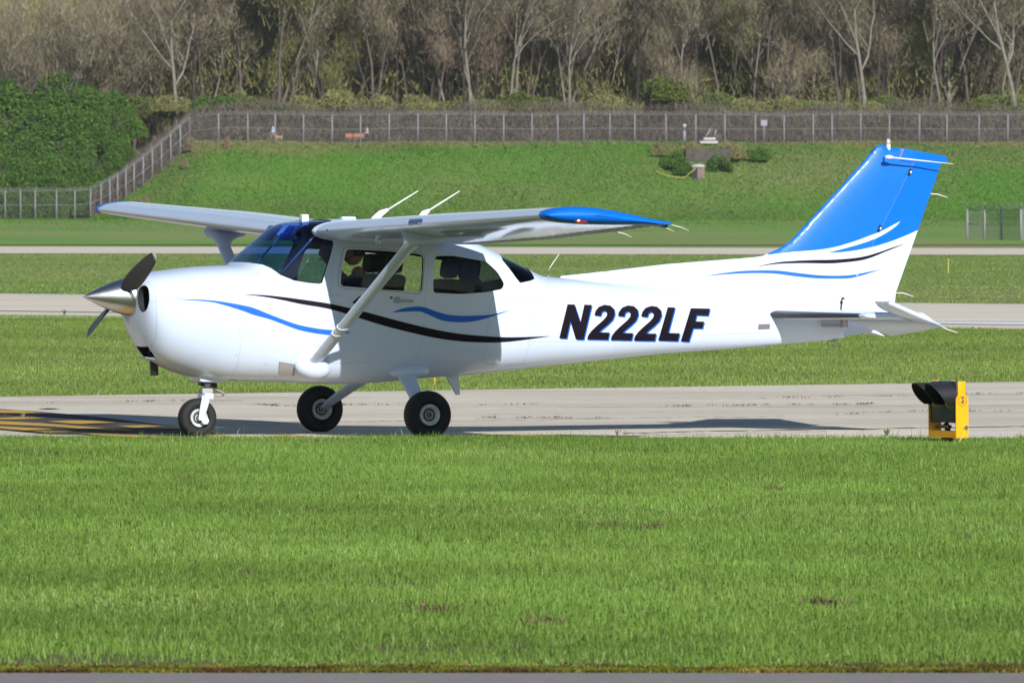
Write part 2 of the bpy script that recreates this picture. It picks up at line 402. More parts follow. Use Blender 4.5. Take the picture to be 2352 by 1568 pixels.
# ---- seams, door, hatch, vent
def seam(name, pts, wd=.5, m=SEAM, bvh=None, parent=None, both=True, off=.0018):
    bvh = bvh or hull_bvh; P = []
    for a, b in zip(pts, pts[1:]):
        a, b = Vector(a), Vector(b); n = max(1, int((b-a).length/8)); P += [a+(b-a)*k/n for k in range(n)]
    P.append(Vector(pts[-1])); V, F = [], []
    for i, p in enumerate(P):
        d = (P[min(i+1, len(P)-1)]-P[max(i-1, 0)]); d = d.normalized() if d.length > 1e-6 else Vector((1, 0)); n = Vector((-d.y, d.x))*wd*.5
        V += [cast(*(p+n), bvh, off), cast(*(p-n), bvh, off)]
        if i: q = 2*i; F.append((q-2, q, q+1, q-1))
    o = decal_obj(name, V, F, m, parent or hull)
    if both: decal_obj(name, far_side(V, bvh, off, 0), [t[::-1] for t in F], m, parent or hull)
    return o
seam('door_seam', Z(2, (500, 500), (545, 440), (620, 428), (1000, 455), (1170, 475), (1225, 505), (1243, 560), (1225, 820), (1210, 1060), (1190, 1240), (1160, 1330), (1080, 1370), (480, 1370), (385, 1265), (420, 1040), (475, 810), (500, 500)))
seam('door_window_frame', Z(2, (575, 465), (640, 455), (1000, 480), (1180, 495), (1218, 530), (1200, 800), (1170, 825), (900, 800), (600, 785), (540, 765), (533, 700), (555, 560), (575, 465)), 1.6, GREYP)
seam('baggage_hatch', Z(2, (1740, 870), (1770, 853), (1900, 862), (2040, 872), (2066, 900), (2050, 1100), (2035, 1250), (2000, 1375), (1900, 1382), (1700, 1378), (1683, 1350), (1705, 1200), (1725, 1000), (1740, 870)))
seam('cowling_seam', Z(1, (700, 880), (706, 1000), (700, 1170), (640, 1290)), .7)
seam('cowling_seam', Z(1, (640, 878), (800, 890), (1000, 908), (1240, 935), (1450, 945), (1465, 980), (1390, 1090), (1340, 1390), (1290, 1490)), .6)
seam('cowling_seam', Z(1, (610, 715), (660, 750), (690, 810), (700, 880)), .7)
seam('skin_seam', Z(3, (150, 880), (800, 895), (1500, 912), (2080, 920)), .45)
seam('skin_seam', Z(3, (120, 1200), (700, 1200), (1500, 1150), (2010, 1128)), .45)
seam('skin_seam', Z(4, (400, 1255), (640, 1285), (880, 1328)), .5)
for zx in (420, 800, 1160, 1500): seam('skin_seam', Z(3, (zx, 800+zx*.03), (zx-4, 1000), (zx, 1200), (zx+4, 1372-zx*.11)), .35, mat('seam_pale', (.5, .55, .62), .5) if 'seam_pale' not in bpy.data.materials else bpy.data.materials['seam_pale'])
seam('door_hinge', Z(2, (385, 828), (425, 818), (445, 832), (560, 838)), .9); seam('door_hinge', Z(2, (350, 1240), (385, 1230), (425, 1240)), .9)
decal('cabin_air_vent', [Z(2, (68, 1362), (190, 1382), (186, 1468), (64, 1446))], GREYP, .006)
seam('cabin_air_vent_frame', Z(2, (68, 1362), (190, 1382), (186, 1468), (64, 1446), (68, 1362)), 1.2, mat('vent_edge', (.2, .18, .18), .6))
decal('step_plate', [Z(4, (253, 1491), (343, 1489), (341, 1528), (250, 1532))], mat('step_grey', (.18, .15, .17), .6), .005)
seam('inspection_panel', Z(1, (1490, 660), (1585, 664), (1587, 674), (1492, 670), (1490, 660)), .7)
HD = decal('door_handle', [Z(2, (978, 850), (1015, 848), (1022, 866), (1125, 872), (1122, 892), (1022, 890), (1005, 898), (976, 892))], mat('handle_grey', (.28, .3, .33), .3, metal=.4), .012)
decal('door_lock', [[(a+3*math.cos(t), b+3*math.sin(t)) for t in np.linspace(0, 5.6, 9)] for a, b in Z(2, (953, 854))], mat('lock_grey', (.05, .05, .07), .4), .004)
RIV = mat('rivet', (.95, .95, .95), .3, metal=.3)
riv = []
for i in range(17):
    t = i/16; a, b = Z(1, (1335+t*510, 1424+t*65+6*math.sin(t*3)))[0]; riv.append([(a+.8*math.cos(q), b+.8*math.sin(q)) for q in (0, 1.57, 3.14, 4.71)])
for zx, zy in ((400, 1361), (800, 1315), (1205, 1275), (1503, 1252), (1525, 1170), (412, 1332), (778, 1317)):
    a, b = Z(3, (zx, zy))[0]; riv.append([(a+.8*math.cos(q), b+.8*math.sin(q)) for q in (0, 1.57, 3.14, 4.71)])
merge_into(hull, decal('rivets', riv, RIV, .004, step=5, both=False))
SCR = mat('screw', (.2, .18, .2), .5); scr = []
for k, zx, zy in ((1, 505, 870), (1, 538, 874), (1, 648, 880), (1, 760, 884), (1, 932, 896), (1, 1103, 905), (1, 1450, 847), (1, 1355, 1104), (1, 1332, 1308)):
    a, b = Z(k, (zx, zy))[0]; scr.append([(a+1.2*math.cos(q), b+1.2*math.sin(q)) for q in (0, 1, 2, 3, 4, 5)])
merge_into(hull, decal('screws', scr, SCR, .003, step=5, both=False))

# ---- spinner and propeller (at rest)
xsb = ux(298); zs = uz(678, 290); tip = unp(189.7, 681.5, 0); Ls = xsb-tip.x
ax = Vector((xsb, 0, zs))-tip
prof = [(0, 0)] + [(Ls*t, .172*(1-(1-t)**1.38)) for t in (.015, .04, .08, .15, .25, .37, .5, .63, .75, .87, .95, 1)] + [(Ls+.004, .160), (Ls+.004, 0)]
bm = bmesh.new(); lathe(bm, prof, Matrix.Translation(tip), 48); fixn(bm); SPN = obj('spinner', bm, CHROME, AC)
xp = ux(277); PC = Vector((xp, 0, zs)); PA = R(22)
PROPM = mat('propeller_black', (.03, .032, .036), .45, var=.3, vscale=12); PROPT = mat('propeller_tip', (.6, .6, .5), .5)
for s in (-1, 1):
    u = Vector((0, -s*math.cos(PA), s*math.sin(PA))) if s > 0 else Vector((0, math.cos(PA), -math.sin(PA)))
    v = Vector((1, 0, 0)).cross(u); bm = bmesh.new(); rings = []
    for r, ch, th, pit in ((.10, .075, .07, 62), (.17, .10, .05, 58), (.26, .145, .034, 48), (.38, .16, .024, 38), (.52, .158, .018, 30), (.68, .145, .014, 24), (.82, .12, .010, 20), (.91, .09, .008, 18), (.945, .045, .006, 17)):
        a = R(pit); cdir = v*math.cos(a)+Vector((1, 0, 0))*math.sin(a); tdir = u.cross(cdir); ring = []
        for k in range(14):
            t = 2*math.pi*k/14; ring.append(bm.verts.new(PC+u*r+cdir*(ch*.5*math.cos(t))+tdir*(th*.5*math.sin(t))))
        rings.append(ring)
    for i, (r0, r1) in enumerate(zip(rings, rings[1:])):
        for k in range(14): f = bm.faces.new((r0[k], r0[(k+1) % 14], r1[(k+1) % 14], r1[k])); f.material_index = 1 if i >= 7 else 0
    bm.faces.new(rings[0]); f = bm.faces.new(rings[-1]); f.material_index = 1; fixn(bm)
    obj('propeller_blade', bm, [PROPM, PROPT], AC)
bm = bmesh.new(); c = unp(352, 838, .06); tube(bm, [(c.x, .06, c.z+.08), (c.x+.01, .06, c.z-.04), (c.x+.01, .06, c.z-.092)], .036, 18); tube(bm, [(c.x+.01, .06, c.z-.0925), (c.x+.01, .06, c.z-.0935)], .030, 18)
obj('exhaust_pipe', bm, mat('sooty_steel', (.05, .045, .045), .6, metal=.5), AC)
bm = bmesh.new(); c = unp(333, 822, 0); box(bm, (c.x+.03, 0, c.z-.004), (.15, .26, .008), Matrix.Rotation(R(8), 4, 'Y')); obj('intake_lip', bm, GREYP, AC)

# ---- wings
def naca(n=22, t=.12, m=.02, p=.4):
    up, lo = [], []
    for i in range(n+1):
        x = .5*(1-math.cos(math.pi*i/n)); yt = 5*t*(.2969*math.sqrt(x)-.126*x-.3516*x*x+.2843*x**3-.1030*x**4)
        yc = m/p**2*(2*p*x-x*x) if x < p else m/(1-p)**2*((1-2*p)+2*p*x-x*x)
        up.append((x, yc+yt)); lo.append((x, yc-yt))
    return up, lo
UP, LO = naca(); ua = np.array(UP); la = np.array(LO)
def wsec(ay):
    """wing data at span |y|"""
    t = min(max((ay-2.54)/(5.5-2.54), 0), 1)
    xle = -.757+.118*max((ay-.55)/4.8, 0)**1.3; xte = .873 - t*.34
    inc = R(4.3 - .1*t - .3*(ay/2.54 if ay < 2.54 else 1)); return xle, xte-xle, inc
def wz(ay, s): return 1.822 + (ay-.55)*(.030 if s < 0 else .0385)
def wpt(ay, s, f, surf, scale=1.0, dx=0):
    xle, ch, inc = wsec(ay); a = ua if surf > 0 else la
    zz = float(np.interp(f, a[:, 0], a[:, 1]))*scale
    cx_, cz = f*ch, zz*ch
    return Vector((xle+cx_*math.cos(inc)+cz*math.sin(inc), s*ay, wz(ay, s)-cx_*math.sin(inc)+cz*math.cos(inc)))
def ringpts(ay, s, f0, f1, n=26, scale=1.0):
    fs = [f0+(f1-f0)*(.5*(1-math.cos(math.pi*i/n)) if f0 == 0 else i/n) for i in range(n+1)]
    if f0 == 0: fs = [f1*(i/n)**1.8 for i in range(n+1)]
    return [wpt(ay, s, f, 1, scale) for f in fs[::-1]] + [wpt(ay, s, f, -1, scale) for f in fs[(1 if f0 == 0 else 0):]]
def panel(spans, s, f0, f1, drop=0):
    bm = bmesh.new(); rr = []
    for ay in spans:
        fe = f1(ay) if callable(f1) else f1
        rr.append([bm.verts.new(p) for p in ringpts(ay, s, f0, fe)])
    for a, b in zip(rr, rr[1:]):
        n = len(a)
        for k in range(n): bm.faces.new((a[k], a[(k+1) % n], b[(k+1) % n], b[k]))
    bm.faces.new(rr[0]); bm.faces.new(rr[-1]); fixn(bm); return bm
wing_bvh = {}; WING = {}
for s, nm in ((-1, 'port'), (1, 'starboard')):
    bm = panel([.47, .50, .55, .8, 1.2, 1.7, 2.2, 2.54, 2.9, 3.3, 3.8, 4.3, 4.8, 5.27, 5.395], s, 0, .748)
    wing_bvh[s] = BVHTree.FromBMesh(bm)
    W = obj('wing', bm, SKIN_W, AC, angle=50); WING[s] = W
    FL = mat('control_surface_white', (.64, .69, .77), .4, coat=.3, var=.05) if s < 0 else FL
    # flap / aileron with their ribbing
    for a0, a1, n in ((.60, 2.52, 'flap'), (2.56, 5.28, 'aileron')):
        sp = list(np.linspace(a0, a1, 14)); CS = obj(n, panel(sp, s, .75, .999), FL, W, angle=50)
        bm = bmesh.new()
        for k in range(13):
            ay = a0+(a1-a0)*(k+.5)/13
            tube(bm, [wpt(ay, s, .78, 1)+Vector((0, 0, .001)), wpt(ay, s, .97, 1)+Vector((0, 0, .001))], .004, 5)
            tube(bm, [wpt(ay, s, .78, -1)-Vector((0, 0, .001)), wpt(ay, s, .97, -1)-Vector((0, 0, .001))], .004, 5)
        merge_into(CS, obj('ribs', bm, FL))
    # root rib fairing, rounded
    bm = bmesh.new(); rr = []
    for ay, sc_ in ((.47, 1.08), (.53, 1.07), (.545, 1.02)): rr.append([bm.verts.new(p+Vector((-.010 if sc_ > 1.05 else 0, 0, 0))) for p in ringpts(ay, s, 0, .74, scale=sc_)])
    for a, b in zip(rr, rr[1:]):
        n = len(a)
        for k in range(n): bm.faces.new((a[k], a[(k+1) % n], b[(k+1) % n], b[k]))
    fixn(bm); obj('wing_root_fairing', bm, WHITE, W)
    # blue tip
    bm = bmesh.new(); rr = []
    for ay, sc_, ins in ((5.396, 1.02, 0), (5.44, 1.03, 0), (5.50, .98, .004), (5.545, .84, .012), (5.575, .6, .025), (5.592, .3, .05), (5.598, .08, .10)):
        ps = ringpts(5.37+(ay-5.37)*.3, s, 0, 1.0, scale=1); cen = sum(ps, Vector())/len(ps); xle, ch, inc = wsec(5.37); ring = []
        for p in ps:
            f = (p.x-xle)/ch; mid = wpt(5.37, s, min(max(f, 0), 1), 1).lerp(wpt(5.37, s, min(max(f, 0), 1), -1), .5)
            dz_ = p.z-mid.z; mt_ = .027*min(1, max(0, (f-.55)/.3)); dz_ = math.copysign(max(abs(dz_), mt_), dz_ if abs(dz_) > 1e-6 else 1); q = Vector((p.x+(ins*(.45-f)*1.1 if ins else 0), s*(ay - (.06*abs(f-.4)*2 if ay > 5.37 else 0)), mid.z+dz_*sc_)); ring.append(bm.verts.new(q))
        rr.append(ring)
    for a, b in zip(rr, rr[1:]):
        n = len(a)
        for k in range(n): bm.faces.new((a[k], a[(k+1) % n], b[(k+1) % n], b[k]))
    bm.faces.new(rr[-1]); bm.faces.new(rr[0]); fixn(bm); T = obj('wing_tip', bm, BLUE, W, angle=60)
    # navigation light
    p0 = wpt(5.45, s, .28, -1).lerp(wpt(5.45, s, .28, 1), .22); p0.y = s*5.525
    bm = bmesh.new(); lathe(bm, [(-.07, 0), (-.06, .018), (-.02, .03), (.04, .03), (.09, .016), (.11, 0)], Matrix.Translation(p0), 16)
    obj('navigation_light', bm, mat('lamp_lens_red' if s < 0 else 'lamp_lens_green', (.55, .03, .02) if s < 0 else (.02, .35, .1), .1, coat=1), W)
    bm = bmesh.new(); bmesh.ops.create_icosphere(bm, subdivisions=2, radius=.014, matrix=Matrix.Translation(p0+Vector((-.035, s*.022, 0))))
    obj('lamp_bulb', bm, mat('lit_red_lamp' if s < 0 else 'lit_green_lamp', (1, .25, .05) if s < 0 else (.1, 1, .4), .3, emit=6), W)
    # static wicks
    for ay, f in ((5.50, 1.0), (5.15, .995), (3.9, .995)):
        q = wpt(min(ay, 5.37), s, f, -1); q.y = s*ay; bm = bmesh.new()
        tube(bm, [q+Vector((-.02, 0, .0)), q+Vector((.07, 0, -.02)), q+Vector((.14, 0, -.05))], [.004, .004, .003], 6); obj('static_wick', bm, mat('wick_white', (.7, .7, .68), .6) if 'wick_white' not in bpy.data.materials else bpy.data.materials['wick_white'], W)
    # strut with fairings
    a = unp(718, 838, -.50); b = unp(958, 545, -2.42); lo = Vector((a.x, s*.50, a.z)); hi = Vector((b.x, s*2.42, wpt(2.42, s, .3, -1).z-.005))
    d = (hi-lo); bm = bmesh.new(); n = 18
    def sring(p, cx2, th, sh=0):
        xa_ = Vector((1, 0, 0)); dn = d.normalized(); xa_ = (xa_-dn*xa_.dot(dn)).normalized(); ya = dn.cross(xa_)
        return [bm.verts.new(p+xa_*(cx2*(math.cos(2*math.pi*k/n)*.5)+sh)+ya*(th*.5*math.sin(2*math.pi*k/n)*(1-.35*math.cos(2*math.pi*k/n)))) for k in range(n)]
    rr = [sring(lo+d*.02, .125, .055), sring(lo+d*.9, .125, .055), sring(lo+d*.94, .16, .065, .01), sring(lo+d*.975, .26, .08, .03), sring(hi+Vector((0, 0, -.012)), .36, .10, .05), sring(hi+Vector((0, 0, .02)), .42, .12, .06)]
    for r0, r1 in zip(rr, rr[1:]):
        for k in range(n): bm.faces.new((r0[k], r0[(k+1) % n], r1[(k+1) % n], r1[k]))
    bm.faces.new(rr[0]); bm.faces.new(rr[-1]); fixn(bm); SU = obj('wing_strut', bm, WHITE, AC)
    for t in (.25, .30):
        bm = bmesh.new(); rr = [sring(lo+d*(t+q), .134, .063) for q in (-.002, .002)]
        for k in range(n): bm.faces.new((rr[0][k], rr[0][(k+1) % n], rr[1][(k+1) % n], rr[1][k]))
        bm.faces.new(rr[0]); bm.faces.new(rr[1]); fixn(bm); obj('strut_band', bm, RIV, SU)
    bm = bmesh.new(); bmesh.ops.create_uvsphere(bm, u_segments=24, v_segments=14, radius=1)
    for v in bm.verts: v.co = Vector((v.co.x*.17, v.co.y*.10, v.co.z*.10-.01*v.co.x))
    M = Matrix.Translation(lo+Vector((0, -s*.005, -.025))) @ Matrix.Rotation(R(4), 4, 'Y')
    for v in bm.verts: v.co = M @ v.co
    obj('strut_fairing', bm, WHITE, SU)
    # main gear leg, fairing, wheel
    g0 = unp(941, 862, -.50); g0 = Vector((g0.x, s*.42, g0.z)); ax_ = Vector((0, s*1.17, .225))
    kn = g0.lerp(ax_, .86)+Vector((0, 0, .015)); bm = bmesh.new()
    tube(bm, [g0+Vector((0, 0, .08)), g0, g0.lerp(ax_, .45)+Vector((0, 0, .012)), kn, ax_], [.095, .09, .072, .058, .05], 14, flat=.42, axis=(1, 0, 0))
    LEG = obj('main_gear_leg', bm, WHITE, AC)
    bm = bmesh.new(); bmesh.ops.create_uvsphere(bm, u_segments=24, v_segments=14, radius=1)
    M = Matrix.Translation(unp(940, 853, -.47) if s < 0 else Vector((unp(940, 853, -.47).x, .47, unp(940, 853, -.47).z))) @ Matrix.Rotation(R(-3), 4, 'Y') @ Matrix.Diagonal((.19, .07, .065, 1))
    for v in bm.verts: v.co = M @ v.co
    obj('gear_leg_fairing', bm, WHITE, LEG)
    bm = bmesh.new(); tube(bm, [kn.lerp(ax_, .2)+Vector((.0, s*.03, 0)), (.02, s*1.27, .21)], .022, 12); obj('axle', bm, STEEL, LEG)
    if s < 0:
        bm = bmesh.new(); tube(bm, [g0.lerp(ax_, .3)+Vector((.06, s*.02, .01)), g0.lerp(ax_, .7)+Vector((.05, s*.02, .01)), Vector((.04, s*1.2, .26))], .006, 6); obj('brake_line', bm, GREYP, LEG)
def wheel(name, c, r, wd, rimr):
    M = Matrix.Translation(c) @ Matrix.Rotation(R(90), 4, 'Z'); bm = bmesh.new(); pr = []
    rm = (r+rimr)/2; hr = (r-rimr)/2
    for k in range(28):
        t = 2*math.pi*k/28; cc, ss = math.cos(t), math.sin(t)
        pr.append((wd*.5*math.copysign(abs(cc)**.8, cc), rm+hr*math.copysign(abs(ss)**.85, ss)))
    lathe(bm, pr, M, 56, close=True); fixn(bm)
    # flatten where it meets the ground
    for v in bm.verts:
        if v.co.z < .006: v.co.z = .006 + (v.co.z-.006)*.15
    Wt = obj(name, bm, RUB, AC)
    for sd in (-1, 1):
        bm = bmesh.new(); q = wd*.5
        lathe(bm, [(sd*q*.55, rimr*1.04), (sd*q*.86, rimr*1.0), (sd*q*.88, rimr*.93), (sd*q*.78, rimr*.80), (sd*q*.60, rimr*.66), (sd*q*.50, rimr*.62)], M, 40, 0)
        lathe(bm, [(sd*q*.50, rimr*.62), (sd*q*.45, rimr*.60), (sd*q*.45, rimr*.40)], M, 40, 1)
        lathe(bm, [(sd*q*.45, rimr*.42), (sd*q*.60, rimr*.40), (sd*q*.60, rimr*.34), (sd*q*.48, rimr*.33)], M, 32, 0)
        lathe(bm, [(sd*q*.48, rimr*.33), (sd*q*.48, rimr*.24)], M, 32, 1)
        lathe(bm, [(sd*q*.48, rimr*.24), (sd*q*.70, rimr*.22), (sd*q*.72, rimr*.12), (sd*q*.60, rimr*.10), (sd*q*.60, 0)], M, 32, 1)
        lathe(bm, [(sd*q*.705, rimr*.20), (sd*q*.725, rimr*.16)], M, 32, 0)
        fixn(bm); obj('wheel_rim', bm, [RIM, mat('brake_dark', (.06, .055, .06), .5, metal=.6)], Wt)
    return Wt
wheel('main_wheel', (0, -1.30, .21), .213, .165, .092); wheel('main_wheel', (0, 1.30, .21), .213, .165, .092)
# nose gear
nx = ux(452.7); wheel('nose_wheel', (nx, 0, .170), .174, .135, .078)
def n10(zx, zy, y=0): return unp(*Z(10, (zx, zy))[0], y)
NZ = bmesh.new()
for s in (-1, 1):
    for f in (0,):
        P = [n10(735, 1040, s*.085), n10(790, 800, s*.09), n10(835, 600, s*.085), n10(840, 510, s*.06)]
        for p in P: p.y = s*.092 if p.z < .33 else s*.07
        tube(NZ, P, [.026, .034, .038, .036], 12, flat=.4, axis=(1, 0, 0))
    ctr = n10(742, 1042, 0); M = Matrix.Translation((ctr.x, s*.096, ctr.z)) @ Matrix.Rotation(R(90), 4, 'Z')
    lathe(NZ, [(-.016, 0), (-.016, .032), (.016, .032), (.016, 0)], M, 20)
t0 = n10(840, 500); box(NZ, (t0.x, 0, t0.z), (.085, .20, .055), bev=.014); fixn(NZ)
NG = obj('nose_gear_fork', NZ, WHITE, AC)
bm = bmesh.new(); t1 = n10(852, 250); tube(bm, [t0, t1], .026, 18); obj('oleo_piston', bm, CHROME, NG)
bm = bmesh.new(); t2 = n10(870, 130); box(bm, (t0.x+.005, 0, t0.z+.045), (.10, .09, .05), bev=.01); tube(bm, [t1+Vector((0, 0, -.02)), t2+Vector((0, 0, .05))], .045, 18)
obj('oleo_collar', bm, GREYP, NG)
bm = bmesh.new()
box(bm, n10(880, 205), (.14, .12, .016), Matrix.Rotation(R(8), 4, 'Y')); box(bm, n10(860, 262), (.15, .05, .018), Matrix.Rotation(R(10), 4, 'Y')); box(bm, n10(1020, 270), (.05, .05, .035)); tube(bm, [n10(740, 235, -.03), n10(960, 300, -.03)], .009, 8)
obj('steering_collar', bm, BLKP, NG)
bm = bmesh.new(); tube(bm, [n10(960, 480), n10(1230, 485), n10(1275, 470)], [.02, .016, .012], 10, flat=.5); tube(bm, [n10(1265, 460), n10(1180, 400), n10(960, 300)], [.012, .012, .014], 10)
tube(bm, [n10(1255, 465, -.03), n10(1180, 395, -.03), n10(960, 300, -.03)], .007, 8); obj('torque_link', bm, GREYP, NG)
bm = bmesh.new(); c = n10(890, 130); box(bm, (c.x, 0, c.z+.02), (.26, .30, .09), Matrix.Rotation(R(2), 4, 'Y'), bev=.03); obj('nose_gear_housing', bm, WHITE, NG)
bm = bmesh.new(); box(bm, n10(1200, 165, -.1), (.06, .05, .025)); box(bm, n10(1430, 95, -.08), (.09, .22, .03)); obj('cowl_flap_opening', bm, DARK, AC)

# ---- tail: fin and rudder as flat-plan airfoils, blue area as its own faces
fin_out = [(1280, 650)] + Z(3, (370, 684), (600, 660), (1200, 590), (1900, 535), (1965, 524)) + Z(4, (325, 935), (430, 886), (510, 832), (700, 625), (900, 408), (1100, 188), (1150, 120), (1185, 86), (1232, 71), (1255, 88), (1310, 101), (1378, 102), (1352, 194), (1464, 217), (922, 1292), (905, 1378))
fin_base = [(1928, 745), (1786, 720), (1530, 690), (1400, 680)]
rud_out = Z(4, (1388, 104), (1520, 130), (1722, 163), (1746, 190), (1742, 210), (1695, 225), (1675, 265), (1508, 748), (1420, 1000), (1335, 1240), (1330, 1300), (1322, 1352)) + [(2050, 712), (1996, 758), (1972, 767), (1937, 771)] + Z(4, (907, 1378), (924, 1292), (1466.5, 217.5), (1355, 194.5))
blue_edge = Z(4, (325, 943), (520, 920), (700, 905), (850, 880), (1000, 835), (1100, 798), (1200, 760), (1280, 720), (1362, 678), (1330, 715), (1250, 770), (1150, 820), (1000, 870), (850, 910), (770, 928), (900, 922), (1050, 900), (1200, 865), (1350, 815), (1500, 752), (1600, 700))
blue_poly = dense(blue_edge[:9], 4)+dense(blue_edge[8:15], 4)[1:]+dense(blue_edge[14:], 4)[1:] + Z(4, (1900, 600), (1900, 0), (900, 0), (100, 900))
le_line = [unp(*p).xz for p in [(1280, 650)] + fin_out[1:18]]
def dseg(p, a, b):
    ab = b-a; t = max(0, min(1, (p-a).dot(ab)/max(ab.length_squared, 1e-9))); return (p-(a+ab*t)).length
def tailsurf(name, outline, thick, mats, edges=None, step=.05):
    o2 = [unp(*p).xz for p in outline]; N = len(o2); pts = []
    for i in range(N):
        a, b = o2[i], o2[(i+1) % N]; n = max(1, int((b-a).length/step)); pts += [a+(b-a)*k/n for k in range(n)]
    nb = len(pts); ed = []
    poly = [tuple(p) for p in o2]
    if edges:
        bp = [unp(*p).xz for p in edges]; i0 = len(pts); idx = []
        for p in bp: pts.append(p); idx.append(len(pts)-1)
        ed = list(zip(idx, idx[1:]))
    X = [p.x for p in o2]; Y = [p.y for p in o2]
    for x in np.arange(min(X), max(X), step):
        for y in np.arange(min(Y), max(Y), step):
            if inside(x, y, poly) and min(dseg(Vector((x, y)), o2[i-1], o2[i]) for i in range(N)) > .012: pts.append(Vector((x, y)))
    # points near leading edge for roundness
    for i in range(nb):
        a = pts[i]; b = pts[(i+1) % nb]; d = (b-a); nrm = Vector((d.y, -d.x)).normalized() if d.length > 1e-6 else Vector((0, 0))
        for off in (.006, .02, .035):
            for q in (a+nrm*off, a-nrm*off):
                if inside(q.x, q.y, poly): pts.append(q)
    v, e, f, *_ = delaunay_2d_cdt([Vector(p) for p in pts], ed, [list(range(nb))], 1, 1e-5)
    # drop anything outside
    vv = [Vector((p.x, p.y)) for p in v]
    onb = [min(dseg(p, o2[i-1], o2[i]) for i in range(N)) < 1e-4 for p in vv]
    bm = bmesh.new(); A = []; B = []
    for p, ob in zip(vv, onb):
        t = thick(p)
        A.append(bm.verts.new((p.x, -t, p.y))); B.append(bm.verts.new((p.x, t, p.y)))
    bpx = [tuple(unp(*p).xz) for p in blue_poly]
    for t in f:
        c = (vv[t[0]]+vv[t[1]]+vv[t[2]])/3
        if not inside(c.x, c.y, poly): continue
        mi = 1 if inside(c.x, c.y, bpx) else 0
        for S, tt in ((A, t), (B, t[::-1])):
            try: fc = bm.faces.new([S[i] for i in tt]); fc.material_index = mi
            except ValueError: pass
    # sew rims
    for eA in list(bm.edges):
        pass
    bmesh.ops.remove_doubles(bm, verts=bm.verts, dist=.0008)
    be = [e for e in bm.edges if len(e.link_faces) == 1]
    if be: bmesh.ops.bridge_loops if 0 else None
    ia = {a: b for a, b in zip(A, B) if a.is_valid and b.is_valid}
    for e in be:
        if e.is_valid and e.verts[0] in ia and e.verts[1] in ia:
            a, b = e.verts; c, d = ia[b], ia[a]
            try:
                fc = bm.faces.new((a, b, c, d)) if c is not d else bm.faces.new((a, b, c)); fc.material_index = e.link_faces[0].material_index
            except ValueError: pass
    fixn(bm); return obj(name, bm, mats, AC, angle=55)
def th_fin(p):
    d = min(dseg(p, le_line[i], le_line[i+1]) for i in range(len(le_line)-1)); q = min(d/.32, 1); return .0004+.050*math.sqrt(max(0, 1-(1-q)**2))*(1 if p.x > 3.2 else max(.45, (p.x-1.2)/2.0*.55+.45))
hA, hB = unp(*Z(4, (1455, 216))[0]).xz, unp(*Z(4, (915, 1300))[0]).xz
hd = (hB-hA).normalized(); hn = Vector((-hd.y, hd.x));  hn = hn if hn.x > 0 else -hn
teA, teB = unp(*Z(4, (1690, 230))[0]).xz, unp(*Z(4, (1335, 1240))[0]).xz
def th_rud(p):
    u = (p-hA).dot(hn); v = (p-hA).dot(hd); wdt = .42+.12*min(max(v/1.3, 0), 1.4); q = min(max(u/wdt, 0), 1); top = unp(*Z(4, (1500, 118))[0]).y
    return .004+.046*(1-q)
BE = dense(blue_edge[:9], 4)+dense(blue_edge[8:15], 4)[1:]+dense(blue_edge[14:], 4)[1:]
tailsurf('fin', fin_out+fin_base, th_fin, [WHITE, BLUE], BE)
RUD = tailsurf('rudder', rud_out, th_rud, [WHITE, BLUE], BE, .04)
fin_side = BVHTree.FromPolygons([(-9, -.056, -1), (9, -.056, -1), (9, -.056, 5), (-9, -.056, 5)], [(0, 1, 2, 3)])
FIN = bpy.data.objects['fin']
bmf = bmesh.new(); bmf.from_mesh(FIN.data); bmr = bmesh.new(); bmr.from_mesh(RUD.data); hb = bmesh.new()
mt = bpy.data.meshes.new('t'); bmr.to_mesh(mt); bmf.from_mesh(mt); bpy.data.meshes.remove(mt)
mt = bpy.data.meshes.new('t'); loft(xs_h).to_mesh(mt); bmf.from_mesh(mt); bpy.data.meshes.remove(mt)
tail_bvh = BVHTree.FromBMesh(bmf); bmf.free(); bmr.free(); hb.free()
fk = dict(bvh=tail_bvh, parent=FIN)
decal('black_fin_stripe', [ribbon(dense(Z(4, (240, 1036), (400, 1004), (550, 991), (700, 985), (850, 982), (1000, 970), (1100, 954), (1200, 925), (1300, 890), (1400, 858))), dense(Z(4, (240, 1038), (400, 1016), (600, 1009), (800, 1011), (900, 1006), (1050, 989), (1150, 962), (1250, 921), (1320, 893), (1400, 860))))], BLACK, .004, **fk)
decal('blue_fin_stripe', [ribbon(dense(Z(4, (-157, 1109), (0, 1085), (150, 1070), (380, 1067), (550, 1085), (700, 1102), (850, 1109), (1000, 1101), (1210, 1060))), dense(Z(4, (-157, 1111), (0, 1097), (200, 1088), (380, 1092), (550, 1113), (700, 1128), (850, 1131), (1000, 1123), (1210, 1062))))], BLUE2, .004, **fk)
bm = bmesh.new(); c = unp(*Z(4, (1280, 100))[0]); tube(bm, [c+Vector((0, 0, -.02)), c+Vector((0, 0, .035))], .022, 16)
bmesh.ops.create_uvsphere(bm, u_segments=14, v_segments=8, radius=.02, matrix=Matrix.Translation(c+Vector((0, 0, .055))) @ Matrix.Diagonal((1, 1, 1.3, 1)))
obj('beacon', bm, mat('beacon_glass', (.6, .6, .58), .15, coat=1), FIN)
bm = bmesh.new()
for k in range(4): tube(bm, [c+Vector((.02*math.cos(k*1.57), .02*math.sin(k*1.57), .03)), c+Vector((.018*math.cos(k*1.57), .018*math.sin(k*1.57), .075)), c+Vector((0, 0, .085))], .003, 5)
obj('beacon_cage', bm, GREYP, FIN)
bm = bmesh.new(); q = [unp(*p, -.16) for p in Z(4, (1272, 172), (1330, 178), (1790, 227))]
